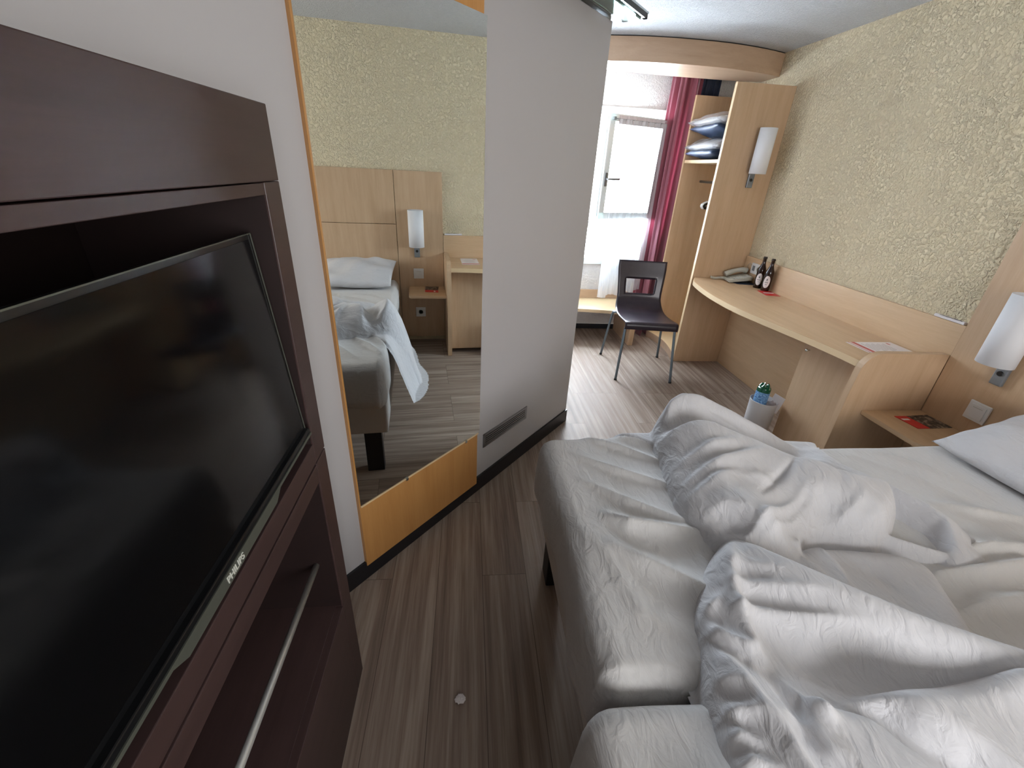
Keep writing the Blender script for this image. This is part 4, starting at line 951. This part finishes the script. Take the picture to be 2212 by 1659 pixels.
# near duvet: tall crumpled pile crossing both beds
X, Y = np.meshgrid(np.arange(0.36, 1.95, res), np.arange(-0.45, 0.86, res), indexing='ij')
D2 = smoothpoly([(0.700, 0.812), (0.650, 0.775), (0.608, 0.735), (0.568, 0.692), (0.530, 0.636), (0.498, 0.58), (0.484, 0.52), (0.456, 0.449), (0.440, 0.388), (0.425, 0.32), (0.42, 0.15), (0.46, -0.1), (0.5, -0.35), (0.8, -0.40), (1.4, -0.40), (1.85, -0.35), (1.88, 0.0), (1.70, 0.20), (1.50, 0.31), (1.28, 0.40), (1.14, 0.475), (1.05, 0.52), (0.96, 0.575), (0.87, 0.645), (0.79, 0.715), (0.745, 0.785)])
s2 = sdf(X, Y, D2); c2 = np.clip(s2 / 0.03, 0, 1)
Z2 = dome(s2, 0.045, 0.026) + 0.018 * sst(s2, 0, 0.09)
def hump(poly, t, r_): return dome(sdf(X, Y, smoothpoly(poly)), t, r_)
Z2 += rs([
    ([(0.675, 0.775), (0.700, 0.715), (0.740, 0.655), (0.816, 0.580), (0.909, 0.515), (0.999, 0.467), (1.08, 0.421), (1.25, 0.34), (1.5, 0.23), (1.8, 0.06)], (0.01, 0.045, 0.062, 0.078, 0.092, 0.10, 0.10, 0.09, 0.07, 0.04), 0.045, 0.085, 2.0),
    ([(0.67, 0.77), (0.629, 0.703), (0.598, 0.64), (0.582, 0.587), (0.577, 0.52), (0.575, 0.45)], (0.01, 0.032, 0.036, 0.036, 0.030, 0.0), 0.022, 0.022, 1.5),
    ([(0.49, 0.50), (0.503, 0.470), (0.512, 0.42), (0.516, 0.387), (0.528, 0.343), (0.532, 0.29), (0.54, 0.2)], (0.008, 0.028, 0.034, 0.036, 0.036, 0.036, 0.02), 0.020, 0.026, 1.4),
    ([(0.500, 0.582), (0.537, 0.599), (0.572, 0.615)], (0.018, 0.028, 0.006), 0.012, 0.016, 1.5),
    ([(0.480, 0.532), (0.512, 0.536), (0.532, 0.512), (0.556, 0.494), (0.589, 0.498)], (0.018, 0.032, 0.028, 0.022, 0.0), 0.013, 0.013, 1.4),
    ([(0.454, 0.458), (0.472, 0.446), (0.500, 0.430)], (0.014, 0.026, 0.01), 0.011, 0.013, 1.4),
    ([(0.440, 0.388), (0.470, 0.390), (0.508, 0.378)], (0.014, 0.028, 0.01), 0.011, 0.013, 1.4),
    ([(0.434, 0.350), (0.460, 0.356), (0.484, 0.338)], (0.014, 0.028, 0.01), 0.010, 0.012, 1.4),
    ([(0.430, 0.312), (0.460, 0.318), (0.490, 0.300)], (0.014, 0.028, 0.01), 0.010, 0.012, 1.4),
    ([(0.540, 0.470), (0.548, 0.417), (0.552, 0.374), (0.578, 0.344)], (0.0, 0.014, 0.02, 0.004), 0.010, 0.020, 1.3),
    ([(0.578, 0.440), (0.590, 0.400), (0.612, 0.365), (0.625, 0.345)], (0.0, 0.024, 0.028, 0.004), 0.016, 0.012, 1.4),
    ([(0.585, 0.575), (0.640, 0.560), (0.74, 0.530), (0.887, 0.492)], (0.020, 0.024, 0.018, 0.0), 0.012, 0.022, 1.4),
    ([(0.60, 0.635), (0.66, 0.615), (0.73, 0.59), (0.80, 0.565)], (0.012, 0.018, 0.012, 0.0), 0.014, 0.014, 1.4),
    ([(0.63, 0.69), (0.68, 0.66), (0.72, 0.64)], (0.006, 0.010, 0.0), 0.010, 0.010, 1.4),
    ([(0.60, 0.53), (0.68, 0.47), (0.80, 0.45), (0.95, 0.42)], (-0.012, -0.035, -0.04, -0.012), 0.045, 0.05, 2.0),
    ([(0.98, 0.31), (1.06, 0.315), (1.16, 0.29)], (0.0, 0.008, 0.0), 0.01, 0.02)], c2)
Z2 += hump([(0.66, 0.388), (0.80, 0.400), (0.93, 0.405), (1.06, 0.395), (1.3, 0.31), (1.9, 0.12), (1.9, -0.4), (0.95, -0.4), (0.90, 0.1), (0.836, 0.262), (0.795, 0.298), (0.757, 0.329), (0.730, 0.362)], 0.062, 0.045) * sst(X, 0.64, 0.80)
Z2 += hump([(0.59, 0.385), (0.644, 0.378), (0.697, 0.356), (0.722, 0.318), (0.745, 0.28), (0.80, 0.1), (0.8, -0.4), (0.6, -0.4), (0.60, 0.2), (0.57, 0.31)], 0.030, 0.028)
Z2 += c2 * fractal(X, Y, 21, 9, 0.0035, 1.3, -0.6)
Z2 = np.where(s2 < 0, -0.03, Z2)
Z = TOP + Z2 + lift(X, 0.045); Z = relax(Z, 1)
bmd = hf_object(X, Y, Z, s2 > -0.02, 'duvet', LINEN)
solo('duvet', bmd, LINEN, 'large crumpled white duvet heaped across both beds in the foreground', 'duvet', 'white duvets')
# pillow at the head of the far bed
bm = new(); merge(bm, pillow_mesh((2.12, 1.03, 0.70), 0.235, 0.30, 0.085, (0, math.radians(-14), 0.08), 4, crease=0.011, nx=48, ny=44))
solo('bed_pillow', bm, LINEN, 'plump white pillow against the headboard at the head of the far bed', 'pillow')
